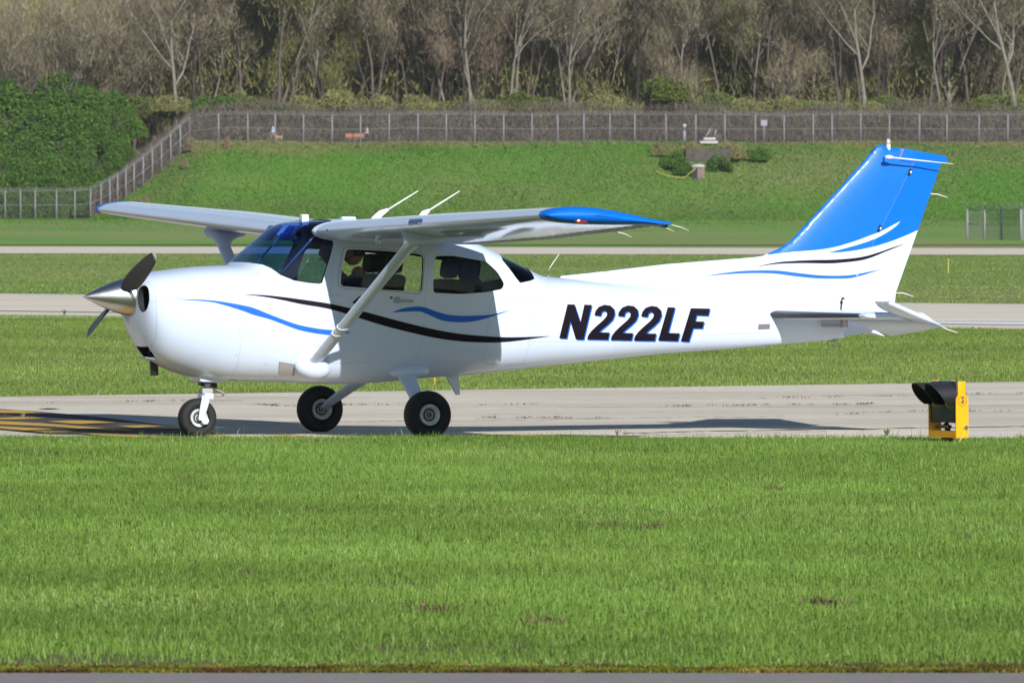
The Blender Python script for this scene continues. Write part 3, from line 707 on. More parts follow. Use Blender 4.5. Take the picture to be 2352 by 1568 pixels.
q0 = q[0]; tube(bm, [q0+Vector((-.02, 0, 0)), q0+Vector((.02, 0, 0)), q[1]], [.012, .02, .008], 10); tube(bm, [q[1], q[2]], [.008, .004], 8); tube(bm, [q0, q0+Vector((.03, .16, .0))], .008, 8); tube(bm, [q0+Vector((.01, .32, 0)), q[2]+Vector((0, .32, 0))], [.008, .004], 8); tube(bm, [q0+Vector((.01, .32, 0)), q0+Vector((.03, .16, 0))], .008, 8)
obj('vor_antenna', bm, bpy.data.materials['wick_white'], FIN)
for k, (p0, p1, p2) in enumerate((((1610, 462), (1670, 466), (1748, 492)), ((1340, 1245), (1400, 1246), (1482, 1275)))):
    bm = bmesh.new(); tube(bm, [unp(*p) for p in Z(4, p0, p1, p2)], [.005, .005, .004], 6); obj('static_wick', bm, bpy.data.materials['wick_white'], RUD)
for zx, zy in ((1450, 290), (1210, 735), (915, 1305)):
    bm = bmesh.new(); c = unp(*Z(4, (zx, zy))[0], -.055); box(bm, c, (.025, .02, .06), Matrix.Rotation(R(25), 4, 'Y')); box(bm, c+Vector((.005, -.012, .0)), (.012, .008, .02), Matrix.Rotation(R(25), 4, 'Y'), mi=1); obj('rudder_hinge', bm, [BLKP, RIV], RUD)
bm = bmesh.new(); tube(bm, [unp(*p, -.055) for p in Z(4, (905, 1375), (910, 1330), (922, 1295))], .008, 6); obj('rudder_cable', bm, BLKP, FIN)
# horizontal tail
ZT = 1.062
def tsec(f, t=.09): return 5*t*(.2969*math.sqrt(max(f, 0))-.126*f-.3516*f*f+.2843*f**3-.1036*f**4)
HINGE = 4.545; DROOP = R(22)
for s in (-1, 1):
    bm = bmesh.new(); rr = []
    for ay in (.02, .2, .6, 1.0, 1.30, 1.42, 1.44):
        le = 3.80+(ay-.1)*.26; ch = (5.03-.17*ay)-le; fe = (HINGE-.02-le)/ch; ring = []
        k = 1 if ay < 1.43 else .6
        for i in range(15): f = fe*(1-i/14)**1.6; ring.append((le+f*ch, s*ay, ZT+tsec(f)*ch*k))
        for i in range(1, 15): f = fe*(i/14)**1.6; ring.append((le+f*ch, s*ay, ZT-tsec(f)*ch*k))
        rr.append([bm.verts.new(p) for p in ring])
    for a, b in zip(rr, rr[1:]):
        for k in range(len(a)): bm.faces.new((a[k], a[(k+1) % len(a)], b[(k+1) % len(a)], b[k]))
    bm.faces.new(rr[0]); bm.faces.new(rr[-1]); fixn(bm); STB = obj('stabiliser', bm, WHITE, AC, angle=50)
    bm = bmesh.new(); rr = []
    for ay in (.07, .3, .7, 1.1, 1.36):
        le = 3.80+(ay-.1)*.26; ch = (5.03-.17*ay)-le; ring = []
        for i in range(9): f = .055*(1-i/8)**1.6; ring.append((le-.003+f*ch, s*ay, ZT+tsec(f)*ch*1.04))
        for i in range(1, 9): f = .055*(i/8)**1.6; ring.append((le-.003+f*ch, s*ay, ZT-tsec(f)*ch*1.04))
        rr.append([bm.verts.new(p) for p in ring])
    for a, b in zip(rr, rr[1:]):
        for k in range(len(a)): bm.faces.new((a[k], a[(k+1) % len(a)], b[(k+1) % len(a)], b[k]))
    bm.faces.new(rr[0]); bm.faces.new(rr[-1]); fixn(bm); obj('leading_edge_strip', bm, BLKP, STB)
    # elevator, drooped
    def ep(x, ay, z):
        dx, dz = x-HINGE, z
        return Vector((HINGE+dx*math.cos(DROOP)+dz*math.sin(DROOP), s*ay, ZT-dx*math.sin(DROOP)+dz*math.cos(DROOP)))
    bm = bmesh.new(); rr = []
    for ay in (.10, .4, .8, 1.2, 1.46, 1.461, 1.70, 1.74):
        te = HINGE+(5.06-.16*ay-HINGE)/math.cos(DROOP)*1.0; horn = ay > 1.4605
        le = (4.21 if horn else HINGE-.015); t0 = .042 if not horn else .036
        if ay > 1.72: t0 = .012
        ring = []
        for i in range(13):
            f = 1-i/12; ring.append(ep(le+(te-le)*f, ay, t0*(1-f)**.8*(min(1, (f*6)**.5) if f < .17 or not horn else 1)+.0025))
        for i in range(1, 13):
            f = i/12; ring.append(ep(le+(te-le)*f, ay, -t0*(1-f)**.8*min(1, (f*6)**.5)-.0025))
        rr.append([bm.verts.new(p) for p in ring])
    for a, b in zip(rr, rr[1:]):
        for k in range(len(a)): bm.faces.new((a[k], a[(k+1) % len(a)], b[(k+1) % len(a)], b[k]))
    bm.faces.new(rr[0]); bm.faces.new(rr[-1]); fixn(bm); ELV = obj('elevator', bm, FL, AC, angle=50)
    bm = bmesh.new()
    for k in range(34):
        ay = .14+1.56*k/33; te = HINGE+(5.06-.16*ay-HINGE)/math.cos(DROOP); x0 = HINGE+.03
        a = ep(x0, ay, -.042*(1-.06)**.8-.003); b = ep(te-.01, ay, -.004); a2 = ep(x0, ay, .043); b2 = ep(te-.01, ay, .004)
        tube(bm, [a, b], .0055, 5); tube(bm, [a2, b2], .0055, 5)
    merge_into(ELV, obj('ribs', bm, FL))
    bm = bmesh.new(); te = HINGE+(5.06-.16*1.72-HINGE)/math.cos(DROOP)
    tube(bm, [ep(4.22, 1.75, 0), ep(HINGE, 1.75, 0), ep(te, 1.75, 0)], [.02, .022, .008], 10); obj('elevator_tip', bm, WHITE, ELV)
    bm = bmesh.new(); tube(bm, [ep(te-.02, 1.7, 0), ep(te+.08, 1.7, -.0), ep(te+.17, 1.7, .01)], .0045, 6); obj('static_wick', bm, bpy.data.materials['wick_white'], ELV)
    bm = bmesh.new(); box(bm, (HINGE, s*.12, ZT-.075), (.06, .03, .09)); box(bm, (HINGE-.12, s*.12, ZT-.10), (.2, .02, .03)); obj('elevator_hinge', bm, GREYP, STB)
bm = bmesh.new(); c = unp(*Z(8, (1015, 440))[0]); tube(bm, [c+Vector((0, 0, .02)), c+Vector((-.01, 0, -.11))], .018, 8)
tube(bm, [unp(*p) for p in Z(8, (990, 545), (945, 550), (930, 575), (950, 595), (1000, 600), (1080, 606))], .006, 6); obj('tail_tiedown', bm, GREYP, AC)

# ---- roof antennas, beacons, lights on the wings
WW = bpy.data.materials['wick_white']
for y, pts in ((.5, ((815, 230), (870, 190), (930, 158), (1165, 12))), (-.5, ((1185, 212), (1210, 192), (1255, 163), (1495, 12)))):
    q = [unp(*p, y) for p in Z(2, *pts)]; bm = bmesh.new()
    tube(bm, [q[0]+Vector((.03, 0, -.12)), q[0]+Vector((.02, 0, 0)), q[1], q[2]], [.05, .045, .03, .014], 12, flat=.4, axis=(1, 0, 0)); tube(bm, [q[2], q[3]], [.009, .005], 8); obj('whip_antenna', bm, bpy.data.materials['wick_white'], AC)
for (zx0, zx1, zy, y, h) in ((235, 292, 222, .1, .05), (555, 665, 232, .0, .03)):
    a = unp(*Z(2, (zx0, zy))[0], y); b = unp(*Z(2, (zx1, zy))[0], y); bm = bmesh.new(); box(bm, ((a.x+b.x)/2, y, a.z-.02), (b.x-a.x, .08, h+.05), bev=.015); obj('roof_blade_antenna', bm, WHITE, AC)
bm = bmesh.new(); tube(bm, [unp(*p) for p in Z(3, (268, 690), (275, 630), (310, 575), (355, 510))], [.005, .004, .004, .003], 6); obj('wire_antenna', bm, WW, AC)
bm = bmesh.new(); c = unp(*Z(2, (1465, 1480))[0]); bx = [(-.11, .03), (.02, .03), (.035, -.16), (.0, -.16)]
a = [bm.verts.new((c.x+x, -.012, c.z+z)) for x, z in bx]; b = [bm.verts.new((c.x+x, .012, c.z+z)) for x, z in bx]
bm.faces.new(a); bm.faces.new(b[::-1]); [bm.faces.new((a[i], b[i], b[(i+1) % 4], a[(i+1) % 4])) for i in range(4)]; fixn(bm); obj('belly_blade_antenna', bm, WHITE, AC)
decal('landing_light_lens', [Z(2, (1098, 238), (1192, 231), (1205, 243), (1190, 275), (1090, 284), (1088, 262))], mat('lens_dark_blue', (.03, .04, .12), .08, coat=1), .003, wing_bvh[-1], WING[-1], 5, both=False)
seam('landing_light_rim', Z(2, (1080, 235), (1058, 262), (1052, 300)), .9, RIV, bvh=wing_bvh[-1], parent=WING[-1], both=False)
decal('stall_vane', [Z(2, (440, 317), (455, 317), (450, 332))], BLACK, .003, wing_bvh[-1], WING[-1], 5, both=False)
# pitot mast & tie-down ring under the port wing
bm = bmesh.new(); q = [unp(*p, -1.35) for p in Z(2, (870, 345), (850, 365), (848, 425))]; q[0].z = wpt(1.35, -1, .4, -1).z+.01
tube(bm, [q[0], q[1], q[2]], [.03, .028, .026], 12, flat=.5, axis=(1, 0, 0)); obj('pitot_mast', bm, WHITE, WING[-1])
bm = bmesh.new(); c = Vector((unp(*Z(2, (1180, 455))[0], -2.42).x, -2.42, uz(Z(2, (1180, 455))[0][1], 960, -2.42)))
for k in range(12):
    t0_, t1_ = 2*math.pi*k/12, 2*math.pi*(k+1)/12; tube(bm, [c+Vector((.018*math.cos(t0_), 0, .018*math.sin(t0_))), c+Vector((.018*math.cos(t1_), 0, .018*math.sin(t1_)))], .004, 6)
obj('tiedown_ring', bm, STEEL, WING[-1])
# rows of rivets on the wing leading edges
for s in (-1, 1):
    vv, ff = [], []
    for f, zo in ((.10, 1), (.22, 1)):
        for k in range(120):
            ay = .7+4.5*k/119; p = wpt(ay, s, f, 1)+Vector((0, 0, .002)); b0_ = len(vv); r_ = .0035
            vv += [p+Vector((r_, 0, 0)), p+Vector((0, r_, 0)), p+Vector((-r_, 0, 0)), p+Vector((0, -r_, 0)), p+Vector((0, 0, r_))]
            ff += [(b0_, b0_+1, b0_+4), (b0_+1, b0_+2, b0_+4), (b0_+2, b0_+3, b0_+4), (b0_+3, b0_, b0_+4)]
    me = bpy.data.meshes.new('rivets'); me.from_pydata(vv, [], ff); me.materials.append(RIV); merge_into(WING[s], link(bpy.data.objects.new('rivets', me)))

# cabin tubes, tinted visors, compass
bm = bmesh.new()
for s in (-1, 1):
    a = unp(*Z(1, (1965, 350))[0], -.42); b = unp(*Z(1, (1700, 655))[0], -.42); tube(bm, [(a.x, s*.42, a.z), (b.x, s*.40, b.z)], .009, 8)
obj('windscreen_brace', bm, mat('brace_grey', (.22, .25, .3), .5), AC)
VIS = glass('visor_tint', (.10, .22, .55))
for s in (-1, 1):
    bm = bmesh.new(); a = unp(*Z(1, (1725, 345))[0], -.2); box(bm, (a.x+.02, s*.24, a.z), (.006, .34, .17), Matrix.Rotation(R(40), 4, 'Y'), bev=.002); obj('sun_visor', bm, VIS, AC)
bm = bmesh.new(); a = unp(*Z(1, (1800, 395))[0], 0); box(bm, a, (.05, .05, .06), bev=.01); obj('compass', bm, BLKP, AC)
# ---- cabin: floor, panel, seats, yokes
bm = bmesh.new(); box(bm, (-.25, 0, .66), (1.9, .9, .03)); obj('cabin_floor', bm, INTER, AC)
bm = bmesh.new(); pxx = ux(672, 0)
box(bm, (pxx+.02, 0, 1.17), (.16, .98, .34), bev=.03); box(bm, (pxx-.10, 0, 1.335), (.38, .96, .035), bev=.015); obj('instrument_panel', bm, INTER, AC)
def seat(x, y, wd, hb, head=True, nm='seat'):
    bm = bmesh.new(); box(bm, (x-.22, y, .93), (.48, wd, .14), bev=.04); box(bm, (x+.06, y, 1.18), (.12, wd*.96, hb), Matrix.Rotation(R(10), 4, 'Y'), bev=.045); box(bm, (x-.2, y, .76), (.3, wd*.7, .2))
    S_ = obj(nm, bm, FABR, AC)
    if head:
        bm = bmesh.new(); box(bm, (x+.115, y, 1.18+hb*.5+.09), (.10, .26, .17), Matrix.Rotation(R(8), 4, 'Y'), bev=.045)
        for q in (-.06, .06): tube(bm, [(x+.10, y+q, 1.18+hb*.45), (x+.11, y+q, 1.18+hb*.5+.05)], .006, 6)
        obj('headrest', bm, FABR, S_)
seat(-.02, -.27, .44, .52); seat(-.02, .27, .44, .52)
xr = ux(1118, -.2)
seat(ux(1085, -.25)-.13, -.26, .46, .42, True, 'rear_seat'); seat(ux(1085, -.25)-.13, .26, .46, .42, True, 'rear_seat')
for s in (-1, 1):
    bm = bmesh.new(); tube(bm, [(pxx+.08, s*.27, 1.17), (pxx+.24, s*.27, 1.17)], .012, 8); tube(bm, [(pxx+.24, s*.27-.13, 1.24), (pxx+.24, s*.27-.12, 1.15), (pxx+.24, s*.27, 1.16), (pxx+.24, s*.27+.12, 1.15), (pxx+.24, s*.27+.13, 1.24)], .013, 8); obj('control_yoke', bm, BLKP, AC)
# ================================================================ PEOPLE
SKN = mat('skin', (.42, .22, .15), .6, var=.1); HAIR = mat('dark_hair', (.02, .014, .01), .8, bump=.4, bscale=80)
REDC = mat('dark_red_cloth', (.22, .03, .025), .9, var=.2); NAVY = mat('navy_cloth', (.02, .025, .05), .9, var=.2); JEAN = mat('dark_trousers', (.03, .035, .05), .9)
LBLUE = mat('pale_blue_cloth', (.55, .65, .85), .9); TANM = mat('tan_cloth', (.30, .18, .11), .9); PINKC = mat('pale_pink_cloth', (.6, .38, .36), .9)
def skin(name, J, E, rad, mats, root=0, parent=None, sub=1, matfn=None):
    me = bpy.data.meshes.new(name); me.from_pydata([Vector(j) for j in J], E, []); o = bpy.data.objects.new(name, me); COL.objects.link(o)
    s = o.modifiers.new('s', 'SKIN'); s.use_smooth_shade = True
    for i, r in enumerate(rad): me.skin_vertices[0].data[i].radius = (r if hasattr(r, '__len__') else (r, r)); me.skin_vertices[0].data[i].use_root = (i == root)
    ss = o.modifiers.new('u', 'SUBSURF'); ss.levels = sub; ss.render_levels = sub
    m2 = bpy.data.meshes.new_from_object(o.evaluated_get(bpy.context.evaluated_depsgraph_get())); o.modifiers.clear(); o.data = m2; bpy.data.meshes.remove(me)
    for m in mats: m2.materials.append(m)
    for p in m2.polygons:
        p.use_smooth = True
        if matfn: p.material_index = matfn(p.center)
    o.parent = parent; return o
def hand(root, d, curl, sd, mats, parent, up=Vector((0, 0, 1)), k=1.0):
    """small hand: palm with four fingers and a thumb, curled about the thing held"""
    d = Vector(d).normalized(); lat = d.cross(up).normalized(); nrm = lat.cross(d); J = [Vector(root), Vector(root)+d*.05*k, Vector(root)+d*.085*k]; E = [(0, 1), (1, 2)]; Rr = [(.022*k, .026*k), (.02*k, .036*k), (.014*k, .036*k)]
    o = skin('hand', J, E, Rr, mats, parent=parent)
    bm = bmesh.new(); bm.from_mesh(o.data)
    for i, L_ in enumerate((.062, .072, .068, .052)):
        b = J[2]+lat*(.026-.0175*i)*sd*k; p = [b]; a = 0
        for seg in range(3): a += curl; p.append(p[-1]+(d*math.cos(a)-nrm*math.sin(a))*L_*k/2.6)
        tube(bm, p, [.0095*k, .009*k, .0085*k, .007*k], 7)
    b = J[1]+lat*.03*sd*k; tube(bm, [b-d*.02*k, b+(lat*sd*.6+d*.6-nrm*.3)*.035*k, b+(lat*sd*.4+d-nrm*.9)*.055*k], [.013*k, .011*k, .009*k], 7)
    bm.to_mesh(o.data); bm.free(); return o
def head(c, fwd, parent, hair=HAIR, sk=SKN, cap=None, k=1.0):
    fwd = Vector(fwd).normalized(); side = fwd.cross(Vector((0, 0, 1))).normalized(); c = Vector(c); bm = bmesh.new()
    bmesh.ops.create_uvsphere(bm, u_segments=24, v_segments=18, radius=1)
    for v in bm.verts:
        x, y, z = v.co; rx = .098*(1 if x < 0 else 1-.12*max(0, -z)); ry = .076*(1-.22*max(0, -z)); q = c+fwd*(x*rx*k+(.012*max(0, -z) if x > 0 else 0))+side*(y*ry*k)+Vector((0, 0, z*.118*k)); v.co = q
    def bit(p, s, mi=0):
        r = bmesh.ops.create_icosphere(bm, subdivisions=2, radius=1)
        for v in r['verts']: v.co = c+(fwd*(p[0]+v.co.x*s[0])+side*(p[1]+v.co.y*s[1])+Vector((0, 0, p[2]+v.co.z*s[2])))*k
        for f in {f for v in r['verts'] for f in v.link_faces}: f.material_index = mi
    bit((.100, 0, -.015), (.02, .014, .026)); bit((.086, 0, -.062), (.014, .028, .008), 1)
    for s in (-1, 1): bit((.084, s*.032, .012), (.012, .014, .009), 2); bit((-.005, s*.077, -.01), (.018, .010, .032)); bit((.088, s*.032, .030), (.010, .02, .005), 3)
    o = obj('head', bm, [sk, mat('lips', (.35, .12, .1), .6) if 'lips' not in bpy.data.materials else bpy.data.materials['lips'], BLKP, hair], parent)
    bm = bmesh.new(); bmesh.ops.create_uvsphere(bm, u_segments=22, v_segments=16, radius=1)
    for v in list(bm.verts):
        x, y, z = v.co; v.co = c+fwd*(x*.107*k-.008)+side*(y*.086*k)+Vector((0, 0, z*.125*k+.008))
    bmesh.ops.delete(bm, geom=[f for f in bm.faces if ((f.calc_center_median()-c).dot(fwd) > .03*k and (f.calc_center_median()-c).z < .06*k) or (f.calc_center_median()-c).z < -.05*k], context='FACES')
    obj('hair' if cap is None else 'cap', bm, hair if cap is None else cap, parent); return o
def pilot(y, shirt, name_label, yaw=0):
    P = empty('person', (0, 0, 0)); P.matrix_world = MW @ Matrix.Translation((-.30, y, .98)); tag(P, name_label, 'person', 'people in the aeroplane')
    J = [(0.1, 0, .0), (.10, 0, .16), (.09, 0, .33), (.06, 0, .45), (.03, 0, .53)]; E = [(0, 1), (1, 2), (2, 3), (3, 4)]; Q = [(.15, .12), (.15, .11), (.17, .11), (.08, .07), (.055, .055)]
    J = [(p[0], p[1], p[2]) for p in J]
    for s in (-1, 1):
        n = len(J); J += [(.07, s*.19, .40), (-.08, s*.25, .20), (-.30, s*.17, .20), (-.33, s*.15, .205)]; E += [(2, n), (n, n+1), (n+1, n+2), (n+2, n+3)]; Q += [(.065, .065), (.048, .048), (.036, .036), (.03, .03)]
        n = len(J); J += [(.02, s*.10, -.02), (-.38, s*.13, .02), (-.50, s*.12, -.30)]; E += [(0, n), (n, n+1), (n+1, n+2)]; Q += [(.095, .09), (.065, .065), (.05, .05)]
    body = skin('body', J, E, Q, [shirt, JEAN, SKN], parent=P, matfn=lambda c: 1 if c.z < .02 else (2 if c.z > .47 or c.x < -.31 and c.z > .1 else 0))
    for s in (-1, 1): hand((-.33, s*.15, .205), (-1, 0, .1), .7, s, [SKN], P)
    h = Matrix.Rotation(yaw, 3, 'Z') @ Vector((-1, 0, 0)); head((0.005, 0, .655), h, P)
    bm = bmesh.new(); c = Vector((0.01, 0, .655)); sd = h.cross(Vector((0, 0, 1)))
    tube(bm, [c+sd*.105*math.cos(t)+Vector((0, 0, .02+.125*math.sin(t))) for t in np.linspace(0, math.pi, 12)], .009, 6)
    for s in (-1, 1): tube(bm, [c+sd*s*.075, c+sd*s*.11], [.038, .034], 14)
    tube(bm, [c+sd*-.10, c+sd*-.08+h*.08+Vector((0, 0, -.06)), c+h*.12+Vector((0, 0, -.07))], .006, 6); obj('headset', bm, BLKP, P)
pilot(-.27, NAVY, 'person in dark clothes and headset in the near front seat, behind the door window')
pilot(.27, REDC, 'person in a dark red top in the far front seat, seen through the windscreen side', 0)

# ================================================================ GROUND
def vnoise(x, y, s, seed=0):
    """smooth value noise for numpy arrays"""
    r = np.random.default_rng(seed); T = r.random((256, 256)); x = np.asarray(x)/s; y = np.asarray(y)/s
    xi = np.floor(x).astype(int); yi = np.floor(y).astype(int); fx = x-xi; fy = y-yi; fx = fx*fx*(3-2*fx); fy = fy*fy*(3-2*fy)
    g = lambda a, b: T[a % 256, b % 256]
    return (g(xi, yi)*(1-fx)+g(xi+1, yi)*fx)*(1-fy)+(g(xi, yi+1)*(1-fx)+g(xi+1, yi+1)*fx)*fy
def ground_mat(name, cols, scales, stretch=(1, 1, 1), rough=.95, bump=.5, bscale=30, fine=None, spec=.2, coord='Object'):
    """layered noise colours in the object's own metres"""
    m = bpy.data.materials.new(name); m.use_nodes = True; N, L = nodes(m); b = N['Principled BSDF']; b.inputs['Roughness'].default_value = rough; b.inputs['Specular IOR Level'].default_value = spec
    tc = N.new('ShaderNodeTexCoord'); mp = N.new('ShaderNodeMapping'); mp.inputs['Scale'].default_value = stretch; L.new(tc.outputs[coord], mp.inputs[0])
    prev = None
    for i, (c, s) in enumerate(zip(cols[1:], scales)):
        nz = N.new('ShaderNodeTexNoise'); nz.inputs['Scale'].default_value = s; nz.inputs['Detail'].default_value = 8; nz.inputs['Roughness'].default_value = .62; L.new(mp.outputs[0], nz.inputs['Vector'])
        rp = N.new('ShaderNodeMapRange'); rp.inputs[1].default_value = .42; rp.inputs[2].default_value = .62; L.new(nz.outputs['Fac'], rp.inputs[0])
        mx = N.new('ShaderNodeMix'); mx.data_type = 'RGBA'; L.new(rp.outputs[0], mx.inputs['Factor'])
        if prev is None: mx.inputs['A'].default_value = (*cols[0], 1)
        else: L.new(prev, mx.inputs['A'])
        mx.inputs['B'].default_value = (*c, 1); prev = mx.outputs['Result']
    L.new(prev, b.inputs['Base Color'])
    nb = N.new('ShaderNodeTexNoise'); nb.inputs['Scale'].default_value = bscale; nb.inputs['Detail'].default_value = 6; L.new(mp.outputs[0], nb.inputs['Vector'])
    bp = N.new('ShaderNodeBump'); bp.inputs['Strength'].default_value = bump; bp.inputs['Distance'].default_value = .05; L.new(nb.outputs['Fac'], bp.inputs['Height']); L.new(bp.outputs[0], b.inputs['Normal'])
    return m
G_NEAR = ground_mat('lawn_soil', [(.10, .14, .035), (.12, .15, .045), (.13, .10, .055)], [3, .6])
G_FAR = ground_mat('field_grass', [(0.159, 0.244, 0.055), (0.189, 0.268, 0.067), (0.134, 0.220, 0.049), (0.232, 0.244, 0.104)], [.9, .12, .05], stretch=(.6, .25, 1), bump=.9, bscale=8)
G_LEV = ground_mat('levee_grass', [(0.081, 0.193, 0.024), (0.107, 0.193, 0.035), (0.075, 0.171, 0.024), (0.176, 0.178, 0.071)], [.5, .10, .045], stretch=(.5, 1, 1), bump=.8, bscale=4)
CONC = ground_mat('weathered_concrete', [(0.714, 0.650, 0.537), (0.632, 0.575, 0.470), (0.755, 0.690, 0.575), (0.551, 0.495, 0.404), (0.530, 0.475, 0.389)], [1.2, 6, 25, .45], stretch=(.3, 1, 1), rough=.9, bump=.25, bscale=60)
CONC2 = ground_mat('far_concrete', [(0.643, 0.575, 0.465), (0.530, 0.475, 0.380), (0.673, 0.600, 0.494)], [.4, 2], stretch=(.15, 1, 1), rough=.9, bump=.1)
ASPH = ground_mat('old_asphalt', [(0.242, 0.221, 0.215), (0.200, 0.184, 0.180), (0.284, 0.263, 0.250)], [8, 60], rough=.95, bump=.4, bscale=120)
LEVX0, LEVX1 = -42.6, -32.2
def levee_h(X, Y):
    X = np.asarray(X, float); Y = np.asarray(Y, float)
    sm = lambda t: np.clip(t, 0, 1)**2*(3-2*np.clip(t, 0, 1))
    ty = (Y-1000)/24.; tx = (X-LEVX0)/(LEVX1-LEVX0)
    dip = .9*np.exp(-((X-22)/6.)**2)*np.exp(-((Y-1016)/12.)**2)
    return 7.95*sm(np.minimum(ty*.95+.05, 1))*np.clip(tx, 0, 1)+.35*(vnoise(X, Y, 9, 3)-.5)*sm(ty*3)
def sheet(name, xs, ys, hf, m, z0=0):
    X, Y = np.meshgrid(xs, ys); H = hf(X, Y) if hf else np.zeros_like(X); V = np.stack([X, Y, H+z0], -1).reshape(-1, 3); nx_, ny = len(xs), len(ys)
    i = np.arange(nx_*ny).reshape(ny, nx_); F = np.stack([i[:-1, :-1], i[:-1, 1:], i[1:, 1:], i[1:, :-1]], -1).reshape(-1, 4)
    return np_mesh(name, V, [F], m, smooth=True)
tag(sheet('ground', np.linspace(-700, 700, 60), [-60, 0, 30, 44, 60, 90, 110, 150, 204, 300, 400, 600, 800, 985], None, G_FAR), kind='structure')
tag(sheet('levee', np.linspace(-120, 120, 161), np.concatenate([np.linspace(985, 1040, 56), np.linspace(1045, 1300, 12)]), levee_h, G_LEV), kind='structure')
G_MID = ground_mat('outfield_grass', [(0.130, 0.275, 0.039), (0.168, 0.296, 0.056), (0.116, 0.244, 0.036), (0.246, 0.252, 0.101)], [.3, .06, .025], stretch=(.8, .25, 1), bump=.8, bscale=3)
tag(sheet('outfield_ground', np.linspace(-400, 400, 50), [462, 520, 600, 700, 800, 900, 990, 1001], None, G_MID, .03), kind='structure')
tag(sheet('lawn_ground', np.linspace(-30, 30, 31), np.linspace(44.8, 88.0, 20), None, G_NEAR, .004), kind='structure')
def quadsheet(name, P, m, z, kind='structure', sub=1):
    V = [(p[0], p[1], z) for p in P]; me = bpy.data.meshes.new(name); me.from_pydata(V, [], [tuple(range(len(V)))]); me.materials.append(m); me.update()
    o = link(bpy.data.objects.new(name, me)); return tag(o, kind=kind)
def strip(name, l_far, l_near, r_far, r_near, m, z, ext=1.6):
    """pavement strip from its edge rows at the left and right picture sides, extended sideways"""
    a, b = gnd(0, l_near), gnd(2352, r_near); c, d = gnd(2352, r_far), gnd(0, l_far)
    e = lambda p, q, t: p+(q-p)*t
    return quadsheet(name, [e(a, b, -ext), e(a, b, 1+ext), e(d, c, 1+ext), e(d, c, -ext)], m, z)
strip('taxiway', 912, 1010.5, 877.5, 1008, CONC, .006)
strip('runway', 675, 724.5, 699, 757, CONC2, .006)
strip('far_runway', 567, 583, 571, 586.5, CONC2, .02)
quadsheet('apron', [(-30, -20), (30, -20), (30, 44.72), (-30, 44.72)], ASPH, .008)
WHTL = mat('faded_white_line', (.72, .71, .70), .9, var=.1, vscale=2)
tag(strip('runway_edge_line', 729, 731, 735, 738.5, WHTL, .010), kind='structure'); tag(strip('runway_edge_line', 676.5, 678, 700.5, 702, WHTL, .010), kind='structure')
strip('runway_edge_line', 712, 714, 742, 747, WHTL, .0101)
# taxiway markings: yellow on black
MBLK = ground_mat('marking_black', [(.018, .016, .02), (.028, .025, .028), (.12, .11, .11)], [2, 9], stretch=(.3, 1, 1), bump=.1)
MYEL = ground_mat('marking_yellow', [(.62, .36, .045), (.52, .31, .05), (.40, .27, .09)], [2, 9], stretch=(.3, 1, 1), bump=.1)
def mark(name, pts, m, z, k=9, sm=2):
    P = [gnd(*p) for p in Z(k, *pts)]; return quadsheet(name, P[::-1], m, z)
def lens(pts): return pts
mark('marking_backing', [(-2500, 20), (-1200, 95), (0, 183), (430, 212), (800, 243), (1300, 290), (1900, 365), (2500, 455), (2900, 540), (2300, 585), (1750, 560), (1300, 530), (1000, 498), (550, 490), (0, 440), (-2500, 250)], MBLK, .012)
for pts in ([(-2500, 60), (0, 200), (250, 208), (540, 236), (300, 241), (0, 236), (-2500, 100)], [(-900, 270), (0, 297), (250, 288), (560, 301), (400, 311), (180, 319), (0, 318), (-900, 300)],
            [(590, 343), (900, 329), (1150, 334), (1445, 358), (1200, 366), (1000, 375), (850, 368)],
            [(-2500, 200), (0, 338), (500, 365), (700, 380), (1000, 405), (1300, 425), (1720, 460), (1400, 459), (1100, 441), (650, 406), (300, 393), (0, 380), (-2500, 230)],
            [(-2500, 260), (0, 402), (500, 430), (960, 463), (800, 475), (600, 480), (300, 456), (0, 432), (-2500, 290)],
            [(1450, 399), (1800, 391), (2250, 416), (2600, 436), (2250, 438), (1900, 433), (1650, 420)],
            [(1030, 490), (1400, 501), (1900, 520), (2350, 546), (1600, 550), (1300, 527)]):
    mark('yellow_marking', pts, MYEL, .016)
for a, b, yy, h in ((470, 535, 1003, 5), (612, 712, 1003.5, 5), (845, 915, 1006, 4), (985, 1090, 1006.5, 4), (1117, 1290, 1002, 1.5), (1120, 1300, 1005.5, 3)):
    quadsheet('yellow_marking', [gnd(a, yy+1), gnd((a+b)/2, yy+h+1), gnd(b, yy+1.5), gnd((a+b)/2, yy-h*.3)], MYEL, .016)
quadsheet('marking_backing', [gnd(1120, 1000.5), gnd(1110, 1008), gnd(1420, 1009), gnd(1480, 1004), gnd(1300, 1000.5)], MBLK, .012)
quadsheet('painted_shadow_patch', [gnd(85, 941), gnd(110, 939.5), gnd(142, 941), gnd(115, 941.8)], MBLK, .012)  # flat black sliver on the concrete, painted in place of a cast shadow
